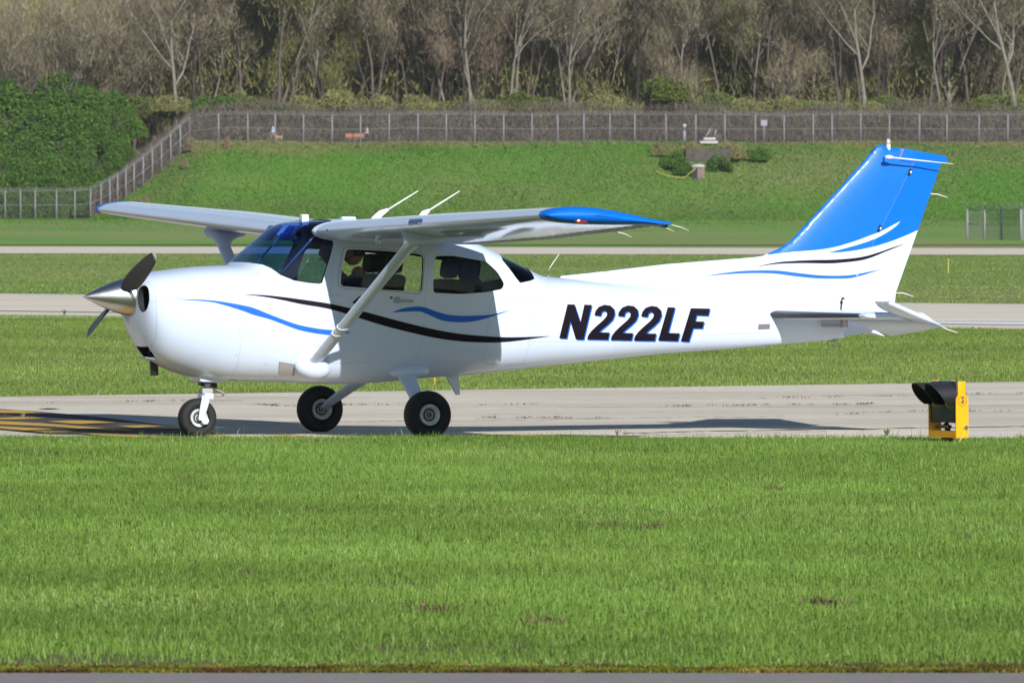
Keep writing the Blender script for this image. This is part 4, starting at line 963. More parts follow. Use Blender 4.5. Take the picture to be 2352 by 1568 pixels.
# long cracks and joints in the concrete, weeds growing in them
CRK = mat('crack_dirt', (.26, .23, .20), 1); V, F = [], []
def crack(px0, y0, px1, y1, wob=.5, wd=.035, seed=0):
    r = random.Random(seed); n = 60; off = 0
    for i in range(n+1):
        t = i/n; off = off*.8+r.uniform(-1, 1)*wob; g_ = gnd(px0+(px1-px0)*t, y0+(y1-y0)*t); w_ = wd*r.uniform(.3, 1.3); b = len(V)
        V.extend([(g_.x, g_.y+off*.25-w_, .0105), (g_.x, g_.y+off*.25+w_, .0105)])
        if i: F.append((b-2, b, b+1, b-1))
crack(497, 972, 1040, 968, .5, .07, 1); crack(1040, 969, 1800, 957, .4, .05, 2); crack(1430, 996, 2400, 980, .4, .12, 3); crack(430, 924, 560, 920, .3, .06, 4)
crack(1000, 938, 2352, 933, .3, .035, 5); crack(1100, 952, 1700, 946, .3, .02, 6); crack(1500, 915, 2352, 905, .2, .03, 7); crack(0, 925, 700, 921, .2, .03, 8); crack(1090, 963, 1400, 961, .3, .05, 9)
crack(1990, 911, 2352, 908, .25, .04, 12); crack(0, 900+25, 2352, 893, .12, .02, 13); crack(1450, 1001, 1900, 993, .3, .05, 14)
me = bpy.data.meshes.new('c'); me.from_pydata(V, [], F); me.materials.append(CRK); tag(link(bpy.data.objects.new('concrete_cracks', me)), kind='structure')

# ================================================================ GRASS
def grass_mat(name, base, tip, dry, scale=.35):
    m = bpy.data.materials.new(name); m.use_nodes = True; N, L = nodes(m); N.clear()
    out = N.new('ShaderNodeOutputMaterial'); a = N.new('ShaderNodeAttribute'); a.attribute_name = 'v'; h = N.new('ShaderNodeAttribute'); h.attribute_name = 'h'
    r = N.new('ShaderNodeValToRGB'); e = r.color_ramp.elements; e[0].color = (*base, 1); e[1].color = (*tip, 1); x = e.new(.93); x.color = (*tip, 1); e[-1].position = 1; e[-1].color = (*dry, 1)
    L.new(a.outputs['Fac'], r.inputs[0])
    tc = N.new('ShaderNodeTexCoord'); nz = N.new('ShaderNodeTexNoise'); nz.inputs['Scale'].default_value = scale; nz.inputs['Detail'].default_value = 5; L.new(tc.outputs['Object'], nz.inputs['Vector'])
    rp = N.new('ShaderNodeMapRange'); rp.inputs[1].default_value = .35; rp.inputs[2].default_value = .65; rp.inputs[3].default_value = .82; rp.inputs[4].default_value = 1.14; L.new(nz.outputs['Fac'], rp.inputs[0])
    mx = N.new('ShaderNodeVectorMath'); mx.operation = 'SCALE'; L.new(r.outputs[0], mx.inputs[0]); L.new(rp.outputs[0], mx.inputs['Scale'])
    d = N.new('ShaderNodeBsdfDiffuse'); t = N.new('ShaderNodeBsdfTranslucent'); L.new(mx.outputs[0], d.inputs[0]); L.new(mx.outputs[0], t.inputs[0])
    g = N.new('ShaderNodeBsdfGlossy'); g.inputs['Roughness'].default_value = .45; g.inputs[0].default_value = (.8, .9, .8, 1)
    s1 = N.new('ShaderNodeMixShader'); s1.inputs[0].default_value = .35; L.new(d.outputs[0], s1.inputs[1]); L.new(t.outputs[0], s1.inputs[2])
    s2 = N.new('ShaderNodeMixShader'); s2.inputs[0].default_value = .02; L.new(s1.outputs[0], s2.inputs[1]); L.new(g.outputs[0], s2.inputs[2]); L.new(s2.outputs[0], out.inputs[0]); return m
GRS = grass_mat('grass_blades', (0.127, 0.219, 0.034), (0.260, 0.412, 0.078), (0.492, 0.548, 0.232), .35)
GRS2 = grass_mat('grass_blades_far', (0.165, 0.244, 0.046), (0.238, 0.329, 0.073), (0.366, 0.403, 0.146), .22)
def blades(name, x, y, h, wd, lean, z0, m, v, label):
    n = len(x); a = rng.uniform(0, 2*np.pi, n); wx, wy = np.cos(a)*wd/2, np.sin(a)*wd/2; la_ = rng.uniform(0, 2*np.pi, n); ll = np.abs(rng.normal(0, lean, n))
    lx, ly = np.cos(la_)*h*ll, np.sin(la_)*h*ll; z = np.full(n, z0) if np.isscalar(z0) else z0
    V = np.empty((n, 5, 3), np.float32)
    V[:, 0] = np.stack([x-wx, y-wy, z], 1); V[:, 1] = np.stack([x+wx, y+wy, z], 1)
    V[:, 2] = np.stack([x-wx*.8+lx*.35, y-wy*.8+ly*.35, z+h*.6], 1); V[:, 3] = np.stack([x+wx*.8+lx*.35, y+wy*.8+ly*.35, z+h*.6], 1); V[:, 4] = np.stack([x+lx, y+ly, z+h*np.maximum(.35, 1-ll*.35)], 1)
    b = (np.arange(n)*5)[:, None]; q = b+np.array([0, 1, 3, 2]); t = b+np.array([2, 3, 4])
    o = np_mesh(name, V.reshape(-1, 3), [q, t], m, attr={'v': np.repeat(v, 5)}); return tag(o, label, 'grass', kind='stuff')
def scatter(n, y0, y1, marg=1.2):
    y = np.sqrt(rng.uniform(y0**2, y1**2, n)); hw = 1176/FP*y+marg; return rng.uniform(-1, 1, n)*hw, y
x, y = scatter(820000, 44.75, 88.1)
cl = vnoise(x, y, .45, 5)*.6+vnoise(x, y, 1.7, 6)*.6; big = vnoise(x*.5, y, 3.2, 8)
dirt = vnoise(x, y*.7, .55, 9)*.6+vnoise(x*.7, y*.5, 1.8, 15)*.4
keep = ~((dirt > .80) & (rng.random(len(x)) < .8)); x, y, cl, big = x[keep], y[keep], cl[keep], big[keep]
h = (.030+.036*cl)*rng.uniform(.6, 1.35, len(x)); edge = np.clip((y-44.7)/1.5, 0, 1); h *= .22+.78*edge; h *= 1-.35*np.clip((y-87.6)/.5, 0, 1)
v = np.clip(rng.random(len(x))*.62+.42*vnoise(x*.6, y*.3, 1.6, 93)-.04, 0, .93); strw = vnoise(x*.6, y*.35, 1.3, 91); v = np.where(rng.random(len(x)) < .015+.16*np.clip((strw-.62)*4, 0, 1), rng.uniform(.94, 1, len(x)), v); h = h*(.75+.5*vnoise(x*.8, y*.4, 1.1, 92))
blades('lawn_grass', x, y, h, rng.uniform(.0028, .0055, len(x)), .8, .004, GRS, v, 'unmown green grass filling the foreground')
# taller tufts
n = 22000; cx_, cy_ = scatter(1100, 46, 88.0); i = rng.integers(0, 1100, n); x = cx_[i]+rng.normal(0, .10, n); y = np.minimum(cy_[i]+rng.normal(0, .10, n), 88.15)
blades('tall_grass_tufts', x, y, rng.uniform(.05, .11, n), rng.uniform(.003, .006, n), .7, .004, GRS, np.clip(rng.random(n)*.9, 0, .93), 'taller darker tufts scattered through the foreground grass')
# far side of the taxiway
n = 620000; y = np.sqrt(rng.uniform(106.5**2, 206**2, n)); hw = 1176/FP*y+2.5; x = rng.uniform(-1, 1, n)*hw; px = CX+FP*x/y; py = HY+HC*FP/y
fr = (px)/2352; jg = 1.6*(vnoise(x, y*0, .5, 44)-.35)+1.2*(vnoise(x, y*0, .13, 45)-.5); ok = (py < 912+(877.5-912)*fr+jg) & (py > 724.5+(757-724.5)*fr+.6); x, y = x[ok], y[ok]
v = np.clip(rng.random(len(x))*.5+.55*vnoise(x*.3, y, 6, 4), 0, .93); v = np.where(rng.random(len(x)) < .03, 1, v)
blades('far_verge_grass', x, y, rng.uniform(.025, .055, len(x))*(.7+.6*vnoise(x, y, 1.5, 2)), rng.uniform(.005, .011, len(x)), .7, 0, GRS2, v, 'sunlit mown grass between the taxiway and the runway')
n = 110000; y = rng.uniform(204, 390, n); hw = 1176/FP*y+4; x = rng.uniform(-1, 1, n)*hw; px = CX+FP*x/y; py = HY+HC*FP/y; fr = px/2352
ok = (py < 675+24*fr-.6) & (py > 583+3.5*fr+.5); x, y = x[ok], y[ok]; v = np.clip(rng.random(len(x))*.5+.5*vnoise(x*.15, y, 14, 4), 0, .93)
blades('field_grass', x, y, rng.uniform(.02, .05, len(x)), rng.uniform(.015, .035, len(x)), 1.0, 0, GRS2, v, 'mown grass field between the two runways')
n = 300000; X = rng.uniform(-62, 75, n); Y = np.concatenate([rng.uniform(999, 1023, 220000), rng.uniform(462, 1000, 80000)]); hz = levee_h(X, Y); k = hz > -1; pat = vnoise(X*.6, Y, 7, 71)*.6+vnoise(X, Y, 2.2, 72)*.4
v = np.clip(.15+.75*pat+rng.normal(0, .07, n), 0, .92); dry = vnoise(X*.4, Y*.8, 9, 73)*.75+.25*vnoise(X, Y, 2.5, 74)+.42*np.clip((Y-1015)/6, 0, 1); v = np.where(rng.random(n) < np.clip((dry-.60)*3.2, 0, .8), 1, v)
LVG = grass_mat('levee_tussocks', (0.082, 0.216, 0.020), (0.115, 0.252, 0.032), (0.258, 0.234, 0.095), .10)
blades('levee_grass', X, Y, rng.uniform(.08, .24, n)*np.clip(Y/1000, .4, 1)**2, rng.uniform(.05, .12, n), .9, hz-.02, LVG, v, 'patchy green and tan grass covering the levee slope')
X_, Y_ = [], []; rp_ = np.random.default_rng(77)
for a, b, ex, ey, k in ((1400, 1216, 60, 7, 240), (1490, 1220, 34, 4, 160), (430, 1110, 26, 5, 150), (270, 1210, 40, 6, 120), (1900, 1395, 40, 6, 120), (1000, 1412, 50, 6, 160), (60, 1190, 20, 5, 60), (700, 1180, 26, 5, 70), (1250, 1440, 40, 5, 120), (2200, 1240, 30, 5, 90), (1780, 1130, 26, 4, 70), (560, 1330, 30, 5, 80)):
    qx = rp_.normal(a, ex*.6, k); qy = rp_.normal(b, ey*.6, k); YY = HC*FP/(qy-HY); X_.append((qx-CX)*YY/FP); Y_.append(YY)
X_ = np.concatenate(X_); Y_ = np.concatenate(Y_); n = len(X_); THT = grass_mat('dry_thatch', (.12, .09, .05), (.20, .16, .08), (.30, .24, .13), 2)
blades('dead_thatch', X_, Y_, rng.uniform(.03, .065, n), rng.uniform(.006, .013, n), .9, .01, THT, rng.random(n), 'small brown patches of dead grass and seed heads in the lawn')
# moss and soil along the near asphalt edge
MOSS = grass_mat('edge_moss', (.10, .045, .02), (.20, .24, .02), (.30, .16, .05), 2.2); n = 52000; x = rng.uniform(-3.6, 3.6, n); y = 44.72+np.abs(rng.normal(0, .30, n))
keep = vnoise(x, y, .16, 12) > .35*np.clip((y-44.8)/.9, 0, 1)+.1; x, y = x[keep], y[keep]
blades('edge_moss', x, y, rng.uniform(.006, .026, len(x)), rng.uniform(.005, .012, len(x)), .9, .006, MOSS, np.clip(vnoise(x, y, .22, 20)*1.3-.15+rng.normal(0, .12, len(x)), 0, 1), 'mossy yellow-green and brown weeds along the asphalt edge')
# weeds in cracks
DRYW = grass_mat('dry_weeds', (.12, .065, .045), (.20, .16, .07), (.28, .23, .12)); X_, Y_ = [], []
r = random.Random(3)
for (a, b, yy0, yy1, k) in ((590, 690, 932, 936, 9), (1100, 1250, 932, 930, 5), (1520, 2000, 935, 930, 26), (1120, 1380, 962, 962, 10), (700, 1000, 934, 930, 9), (1700, 2352, 918, 905, 14), (60, 480, 929, 921, 8), (1900, 2300, 955, 938, 10), (2200, 2352, 945, 948, 7), (0, 90, 957, 961, 3)):
    for q in range(k):
        t = r.random(); g_ = gnd(a+(b-a)*t, yy0+(yy1-yy0)*t+r.uniform(-1, 1)); m_ = r.randint(4, 16); X_ += list(g_.x+np.random.default_rng(q).normal(0, .035, m_)); Y_ += list(g_.y+np.random.default_rng(q+9).normal(0, .03, m_))
n = len(X_); blades('crack_weeds', np.array(X_), np.array(Y_), rng.uniform(.01, .03, n), rng.uniform(.004, .009, n), 1.1, .01, DRYW, rng.random(n), 'small dry weeds growing in the taxiway cracks')
# longer stalks standing up at the near taxiway edge
n = 5200; x = rng.uniform(-5.6, 5.6, n); y = 88.02+rng.normal(0, .07, n); keep = vnoise(x, y*0, .35, 31) > .35; x, y = x[keep], y[keep]; n = len(x)
blades('edge_grass', x, y, rng.uniform(.03, .075, n)*(1+(rng.random(n) < .06)*.9), rng.uniform(.003, .006, n), .7, .004, GRS, np.clip(rng.random(n), 0, 1), 'ragged grass stalks along the near edge of the taxiway')
LEAFM = mat('weed_leaf', (.06, .11, .03), .8, var=.4, vscale=30)
def plant(px, py, hh, seed, lab, leaves=10, m=LEAFM, cat='plant'):
    r = random.Random(seed); g_ = gnd(px, py); bm = bmesh.new()
    for i in range(leaves):
        a = r.uniform(0, 6.28); L_ = hh*r.uniform(.5, 1); d = Vector((math.cos(a), math.sin(a), 0)); up = Vector((0, 0, 1)); sd = d.cross(up); p0 = Vector((0, 0, 0)); p1 = up*L_*.6+d*L_*.25; p2 = up*L_+d*L_*.55; w_ = L_*.10
        v_ = [bm.verts.new(q) for q in (p0-sd*w_*.3, p0+sd*w_*.3, p1+sd*w_, p2, p1-sd*w_)]; bm.faces.new(v_)
    tube(bm, [(0, 0, 0), (0, 0, hh*.5)], hh*.02, 5); o = obj('weed_plant', bm, m, smooth=False); o.location = g_; tag(o, lab, cat)
plant(2037, 1003, .09, 1, 'small leafy weed standing at the taxiway edge, left of the yellow light', 12); plant(206*.185+15, 961, .07, 2, 'pale weed growing in the yellow stripes at the left', 12, mat('pale_weed', (.2, .22, .1), .9)); plant(1418*1.0, 1003, .10, 3, 'thin dry stalk sticking up at the grass edge under the tail boom', 5, mat('dry_stalk', (.18, .12, .08), .9)); plant(148, 724, .12, 6, 'tuft of tall grass at the near runway edge, left of the propeller', 14)

# ================================================================ YELLOW GUARD LIGHT
gp = gnd(2178, 1021); gy = gp.y; s7 = gy/FP; sc7 = .15857*s7
ang = R(27); GL = empty('guard_light', (gp.x, gp.y, 0), 0, 'yellow runway guard light with two black-hooded lamps at the grass edge', 'signal light')
nv = Vector((-math.cos(ang), -math.sin(ang), 0)); lv = Vector((math.sin(ang), -math.cos(ang), 0)); RG = Matrix((nv.to_4d(), lv.to_4d(), (0, 0, 1, 0), (0, 0, 0, 1))).transposed(); RG[0][3] = RG[1][3] = RG[2][3] = 0; RG[3] = (0, 0, 0, 1)
H7 = lambda zy: HC-(808+.15857*zy-HY)*s7
zb_, zt_ = H7(1235), H7(425); hw = .235
def G(bm): 
    for v in bm.verts: v.co = RG @ v.co
    fixn(bm); return bm
bm = bmesh.new()
for s in (1, -1):
    n = 16; top = H7(625); ztop = zt_; c_ = Vector((-.02, s*hw, H7(700))); prof2 = [(-.062, zb_), (.058, zb_), (.060, c_.z)] + [(.0+.06*math.cos(t), c_.z+.058*math.sin(t)) for t in np.linspace(0, math.pi, 12)][1:-1] + [(-.06, c_.z)]
    A_ = [bm.verts.new((x_, s*hw-.006, z_)) for x_, z_ in prof2]; B_ = [bm.verts.new((x_, s*hw+.006, z_)) for x_, z_ in prof2]; bm.faces.new(A_); bm.faces.new(B_[::-1])
    for i in range(len(A_)): bm.faces.new((A_[i], B_[i], B_[(i+1) % len(A_)], A_[(i+1) % len(A_)]))
box(bm, (0, 0, zb_+.028), (.118, hw*2-.014, .056))
obj('yellow_bracket', G(bm), YEL, GL, smooth=False)
bm = bmesh.new(); hh = zt_-H7(1020)
box(bm, (.0, 0, (zt_+H7(1020))/2), (.10, hw*2-.03, hh), bev=.006); obj('lamp_housing', G(bm), BLKP, GL)
for s in (1, -1): bm = bmesh.new(); box(bm, (-.0, s*(hw-.006), (zt_+H7(640))/2+.004), (.075, .012, zt_-H7(640)-.0), bev=.002); obj('housing_ear', G(bm), YEL, GL)
for s in (1, -1):
    bm = bmesh.new(); cz = zt_-.125; rr_ = .116; N_ = 28; a_in, a_out = [], []
    # hood: tube along the lamp axis, cut obliquely so that the lower half is open
    for k in range(N_+1):
        t = math.pi*(-.22)+math.pi*1.44*k/N_; y_, z_ = math.cos(t), math.sin(t); Lh = .07+.155*((z_+.64)/1.64)**.8 if z_ > -.64 else .08
        a_in.append((bm.verts.new((.05, s*.113+rr_*y_, cz+rr_*z_)), bm.verts.new((.05, s*.113+(rr_-.006)*y_, cz+(rr_-.006)*z_)))); a_out.append((bm.verts.new((.05+Lh, s*.113+rr_*.97*y_, cz+rr_*.97*z_)), bm.verts.new((.05+Lh, s*.113+(rr_-.006)*.97*y_, cz+(rr_-.006)*.97*z_))))
    for k in range(N_):
        bm.faces.new((a_in[k][0], a_in[k+1][0], a_out[k+1][0], a_out[k][0])); bm.faces.new((a_in[k][1], a_out[k][1], a_out[k+1][1], a_in[k+1][1])); bm.faces.new((a_out[k][0], a_out[k+1][0], a_out[k+1][1], a_out[k][1]))
    bm.faces.new((a_in[0][0], a_out[0][0], a_out[0][1], a_in[0][1])); bm.faces.new((a_in[-1][0], a_in[-1][1], a_out[-1][1], a_out[-1][0]))
    HO = obj('lamp_hood', G(bm), BLKP, GL)
    bm = bmesh.new(); lathe(bm, [(.050, rr_*.96), (.066, rr_*.8), (.074, rr_*.5), (.078, 0)], Matrix.Translation((0, s*.113, cz)), 32); obj('lamp_lens', G(bm), mat('amber_lens', (.20, .14, .05), .15, coat=1), HO)
bm = bmesh.new(); lathe(bm, [(-.018, 0), (-.018, .012), (.0, .012)], Matrix.Translation((-.0, hw+.006, H7(705))) @ Matrix.Rotation(R(-90), 4, 'Z'), 14)
lathe(bm, [(-.024, 0), (-.024, .017), (.0, .017)], Matrix.Translation((-.03, hw+.006, H7(1085))) @ Matrix.Rotation(R(-90), 4, 'Z'), 14); lathe(bm, [(-.018, 0), (-.018, .009), (.0, .009)], Matrix.Translation((.0, hw+.006, H7(650))) @ Matrix.Rotation(R(-90), 4, 'Z'), 14)
obj('bolts', G(bm), STEEL, GL)
bm = bmesh.new()
for k in range(28):
    t = 2*math.pi*k/28; c_ = Vector((0, hw+.0075, H7(705))); box(bm, c_+Vector((.040*math.cos(t), 0, .040*math.sin(t))), (.012, .003, .0028), Matrix.Rotation(-t, 4, 'Y'))
obj('dial_marks', G(bm), mat('dial_brown', (.25, .12, .02), .7), GL)
bm = bmesh.new(); tube(bm, [(-.03, hw+.02, H7(1085)), (.0, hw+.025, H7(1190)), (.04, hw+.02, .02)], .006, 8); obj('cable', G(bm), mat('cable_yellow', (.6, .5, .08), .6), GL)
bm = bmesh.new(); box(bm, (0, 0, zb_/2-.03), (.07, .12, zb_+.06), bev=.005); box(bm, (.02, -.05, H7(1080)), (.05, .22, .03), bev=.01, mi=1); tube(bm, [(0, .03, zb_), (.0, -.04, H7(1040))], .025, 10, mi=1); obj('post', G(bm), [RUST, BLKP], GL)
# ================================================================ LEVEE: fence, woods
GALV = mat('galvanised_steel', (.27, .27, .29), .7, metal=.1, var=.2, vscale=4)
def lev_at(px, py):
    for Y in np.arange(1000, 1024, .25):
        X = (px-CX)*Y/FP; h = float(levee_h(X, Y))
        if HY-(h-HC)*FP/Y <= py: break
    return Vector((X, Y, h))
def lev(px, Y): X = (px-CX)*Y/FP; return Vector((X, Y, float(levee_h(X, Y))))
def fence(name, pts, posth, label, spacing_px=None, wire=.17, wr=.0028, top=True, posts=None):
    F_ = empty(name, pts[0], 0, label, 'fence'); o0 = Vector(pts[0])
    P = [Vector(p)-o0 for p in pts]
    for p in P:
        bm = bmesh.new(); tube(bm, [p-Vector((0, 0, .2)), p+Vector((0, 0, posth))], .06, 8); tube(bm, [p+Vector((0, 0, posth)), p+Vector((.0, -.22, posth+.3))], .03, 6); obj('post', bm, GALV, F_)
    for fz in (posth-.04, posth*.52):
        bm = bmesh.new(); tube(bm, [p+Vector((0, 0, fz)) for p in P], .020, 6); obj('rail', bm, GALV, F_)
    V, Fa = [], []
    for a, b in zip(P, P[1:]):
        L_ = math.hypot(b.x-a.x, b.y-a.y); k = int((L_+posth)/wire); u = (b-a)/L_
        for i in range(k):
            s = i*wire
            for sg in (1, -1):
                s0 = s-posth if s > posth else 0; z0 = 0 if s > posth else posth-s   # wire running down to the left
                x0, zz0, x1, zz1 = max(0, s-posth), (0 if s >= posth else posth-s), min(s, L_), (posth if s <= L_ else posth-(s-L_))
                if sg < 0: x0, x1 = L_-x0, L_-x1
                A_ = a+u*x0+Vector((0, 0, zz0)); B_ = a+u*x1+Vector((0, 0, zz1)); n_ = Vector((0, 0, wr)); q = len(V); V += [A_-n_, A_+n_, B_+n_, B_-n_]; Fa.append((q, q+1, q+2, q+3))
    me = bpy.data.meshes.new('mesh'); me.from_pydata(V, [], Fa); me.materials.append(GALV); link(bpy.data.objects.new('chain_link_mesh', me), F_)
    for k in range(3):
        bm = bmesh.new(); tube(bm, [p+Vector((0, -.08*(k+.5), posth+.1*(k+.5))) for p in P], .012, 4); obj('barbed_wire', bm, GALV, F_)
    return F_
YF = 1021.0
pp = [-330, -262, -197, -130, -64] if 0 else []
main_px = [436, 502, 569, 632, 697, 763, 828, 894, 960, 1025, 1091, 1157, 1222, 1281, 1341, 1401, 1458, 1530, 1598, 1665, 1735, 1801, 1868, 1911, 1977, 2043, 2112, 2175, 2249, 2315, 2382, 2448, 2515, 2580]
fence('chain_link_fence', [lev(p, YF) for p in main_px], 3.05, 'long grey chain-link fence with barbed wire along the levee top')
side = [(p, 1021-(436-p)*.035 if p > 205 else 1012.5, 0) for p in (436, 414, 392, 371, 350, 329, 308, 289, 270, 252, 232, 208, 172, 130, 81, 47, 12, -30, -70, -112)]
fence('chain_link_fence', [lev(p, Y) for p, Y, _ in side], 3.05, 'grey chain-link fence running down the left end of the levee beside green bushes')
sp = [gnd(2222, 552), gnd(2262, 552.2), gnd(2300, 552.5), gnd(2345, 553), gnd(2390, 553), gnd(2430, 553)]
fence('chain_link_fence', sp, 1.35*sp[0].y/960*2.2, 'low grey-green fence panel in the field at the right edge', wire=.12, wr=.012)

def bank_h(X, Y):
    sm = lambda t: np.clip(t, 0, 1)**2*(3-2*np.clip(t, 0, 1)); return -.4+9.9*sm((Y-1018)/24)*(1-sm((X+41)/4))
# vegetation
BARK = mat('bark_grey_brown', (.115, .09, .075), .95, var=.35, vscale=1.5); BARKP = mat('bark_pale', (.235, .21, .175), .9, var=.4, vscale=1.2); BARKD = mat('bark_dark', (.05, .038, .035), .95, var=.3)
def twig_mat(name, c0, c1, c2):
    m = bpy.data.materials.new(name); m.use_nodes = True; N, L = nodes(m); b = N['Principled BSDF']; b.inputs['Roughness'].default_value = 1; b.inputs['Specular IOR Level'].default_value = .1
    a = N.new('ShaderNodeAttribute'); a.attribute_name = 'v'; r = N.new('ShaderNodeValToRGB'); e = r.color_ramp.elements; e[0].color = (*c0, 1); e[1].color = (*c2, 1); x = e.new(.55); x.color = (*c1, 1)
    L.new(a.outputs['Fac'], r.inputs[0]); L.new(r.outputs[0], b.inputs['Base Color']); return m
TW_BR = twig_mat('bare_twigs', (0.128, 0.106, 0.065), (0.226, 0.190, 0.123), (0.378, 0.326, 0.224)); TW_RD = twig_mat('reddish_twigs', (0.134, 0.098, 0.069), (0.232, 0.175, 0.125), (0.366, 0.294, 0.213))
TW_OL = twig_mat('budding_twigs', (0.122, 0.130, 0.050), (0.226, 0.222, 0.084), (0.354, 0.336, 0.123)); LF_G = twig_mat('green_leaves', (.030, .072, .012), (.066, .138, .022), (.13, .215, .04)); LF_Y = twig_mat('young_green_leaves', (.05, .07, .015), (.10, .13, .025), (.17, .19, .045))
def slivers(c, L_, W_, up=.6, rgen=rng):
    n = len(c); d = rgen.normal(0, 1, (n, 3)); d[:, 2] = np.abs(d[:, 2])*1.0+up; d /= np.linalg.norm(d, axis=1)[:, None]; s = np.cross(d, rgen.normal(0, 1, (n, 3))); s /= np.linalg.norm(s, axis=1)[:, None]+1e-9
    L_ = np.broadcast_to(L_, (n,))[:, None]; W_ = np.broadcast_to(W_, (n,))[:, None]
    V = np.stack([c-s*W_*.5, c+s*W_*.5, c+d*L_], 1).reshape(-1, 3); F = np.arange(3*n).reshape(-1, 3); return V, F
def leafquads(c, S, rgen=rng):
    n = len(c); a = rgen.normal(0, 1, (n, 3)); a /= np.linalg.norm(a, axis=1)[:, None]; b = np.cross(a, rgen.normal(0, 1, (n, 3))); b /= np.linalg.norm(b, axis=1)[:, None]+1e-9; S = np.broadcast_to(S, (n,))[:, None]
    V = np.stack([c-a*S*.6, c+b*S*.42, c+a*S*.6, c-b*S*.42], 1).reshape(-1, 3); return V, np.arange(4*n).reshape(-1, 4)
def tree_proto(seed, H, fork, twm, bark, ntw=3200, lean=.08, trunk_r=.22, leafy=0, spread=.30, tw=1.0):
    r = random.Random(seed); rg = np.random.default_rng(seed); bm = bmesh.new(); tips = []
    def grow(p, d, L_, rad, lvl):
        n = 5; pts = [p]; rs = [rad]
        for i in range(n):
            d = (d+Vector((r.uniform(-1, 1), r.uniform(-1, 1), r.uniform(-.3, .6)))*(.15 if lvl == 0 else .32)).normalized(); p = p+d*L_/n; pts.append(p); rs.append(max(rad*(1-(i+1)/n*.62), .012))
            if lvl >= 1: tips.append((p.copy(), lvl))
        tube(bm, pts, rs, 6 if lvl < 2 else 4, cap=False)
        if lvl < 3:
            k = (r.randint(4, 6), r.randint(4, 5), 3)[lvl]
            for j in range(k):
                t = r.uniform(fork if lvl == 0 else .25, 1); i = min(int(t*n), n-1); q = pts[i].lerp(pts[i+1], t*n-i); a = r.uniform(0, 6.28); sp_ = r.uniform(.22, .62)
                nd = (d*.75+Vector((math.cos(a), math.sin(a), .25))*sp_).normalized(); grow(q, nd, L_*r.uniform(.42, .68), rs[i]*r.uniform(.4, .62), lvl+1)
    grow(Vector((0, 0, -.3)), Vector((r.uniform(-1, 1)*lean, 0, 1)).normalized(), H*.72, trunk_r, 0)
    T = np.array([list(p) for p, l in tips]); w_ = np.array([l for p, l in tips], float); i = rg.choice(len(T), ntw, p=w_/w_.sum()); C_ = T[i]+rg.normal(0, spread+.45, (ntw, 3))
    V, F = slivers(C_, rg.uniform(.5, 1.6, ntw)*tw, rg.uniform(.03, .065, ntw)*tw, .9, rg); v = np.repeat(np.clip(rg.normal(.5, .22, ntw), 0, 1), 3)
    me_t = bpy.data.meshes.new('trunk'); 
    for f in bm.faces: f.smooth = True
    bm.to_mesh(me_t); bm.free(); me_t.materials.append(bark)
    o = np_mesh('crown', V, [F], twm, attr={'v': v}); me_c = o.data; bpy.data.objects.remove(o)
    if leafy:
        i = rg.choice(len(T), leafy, p=w_/w_.sum()); C_ = T[i]+rg.normal(0, .5, (leafy, 3)); V, F = leafquads(C_, rg.uniform(.12, .30, leafy), rg)
        o = np_mesh('crown', V, [F], LF_Y, attr={'v': np.repeat(np.clip(rg.normal(.5, .25, leafy), 0, 1), 4)}); me_l = o.data; bpy.data.objects.remove(o)
    else: me_l = None
    return me_t, me_c, me_l
PR = {'brown': [tree_proto(s, 19, .30, TW_BR, BARK, 6500, leafy=900) for s in (1, 2, 3)], 'red': [tree_proto(s, 16, .25, TW_RD, BARK, 7500, tw=.9) for s in (4, 5)], 'olive': [tree_proto(s, 17, .3, TW_OL, BARK, 6500, leafy=2400) for s in (6, 7)],
      'pale': [tree_proto(s, 21, .28, TW_BR, BARKP, 3400, trunk_r=.30, spread=.2, tw=.8) for s in (8, 9)], 'dark': [tree_proto(s, 17, .2, TW_BR, BARKD, 6000, trunk_r=.30) for s in (10, 11)]}
SL = [tree_proto(s, 20, .62, TW_BR, b_, 1500, trunk_r=tr, lean=.12, spread=.1) for s, b_, tr in ((21, BARK, .20), (22, BARKP, .17), (23, BARKD, .2), (24, BARK, .16), (25, BARKP, .13), (26, BARKD, .15))]
PR['slim'] = SL
def place(me_set, loc, rz, s, label, group, name='bare_tree', lean=0):
    r = empty(name, loc, rz, label, 'tree', group); r.rotation_euler = (0, lean, rz); r.scale = (s, s, s)
    t = link(bpy.data.objects.new('trunk', me_set[0]), r); link(bpy.data.objects.new('crown', me_set[1]), r)
    if me_set[2]: link(bpy.data.objects.new('young_leaves', me_set[2]), r)
    return r
KT = {'brown': 'bare brown-twigged tree', 'red': 'bare reddish-twigged tree', 'olive': 'tree with yellow-green spring buds', 'pale': 'pale-barked bare tree', 'dark': 'dark-trunked bare tree'}
rt = random.Random(5)
def where(px):
    k = int((px+40)//65.5); nm = ['first', 'second', 'third', 'fourth', 'fifth', 'sixth', 'seventh', 'eighth', 'ninth', 'tenth']
    if px < 0: return 'off the left edge'
    if px < 430: return 'over the left bushes'
    if px < 1150: return 'left of centre'
    if px < 1750: return 'right of centre'
    return 'behind the tail fin'
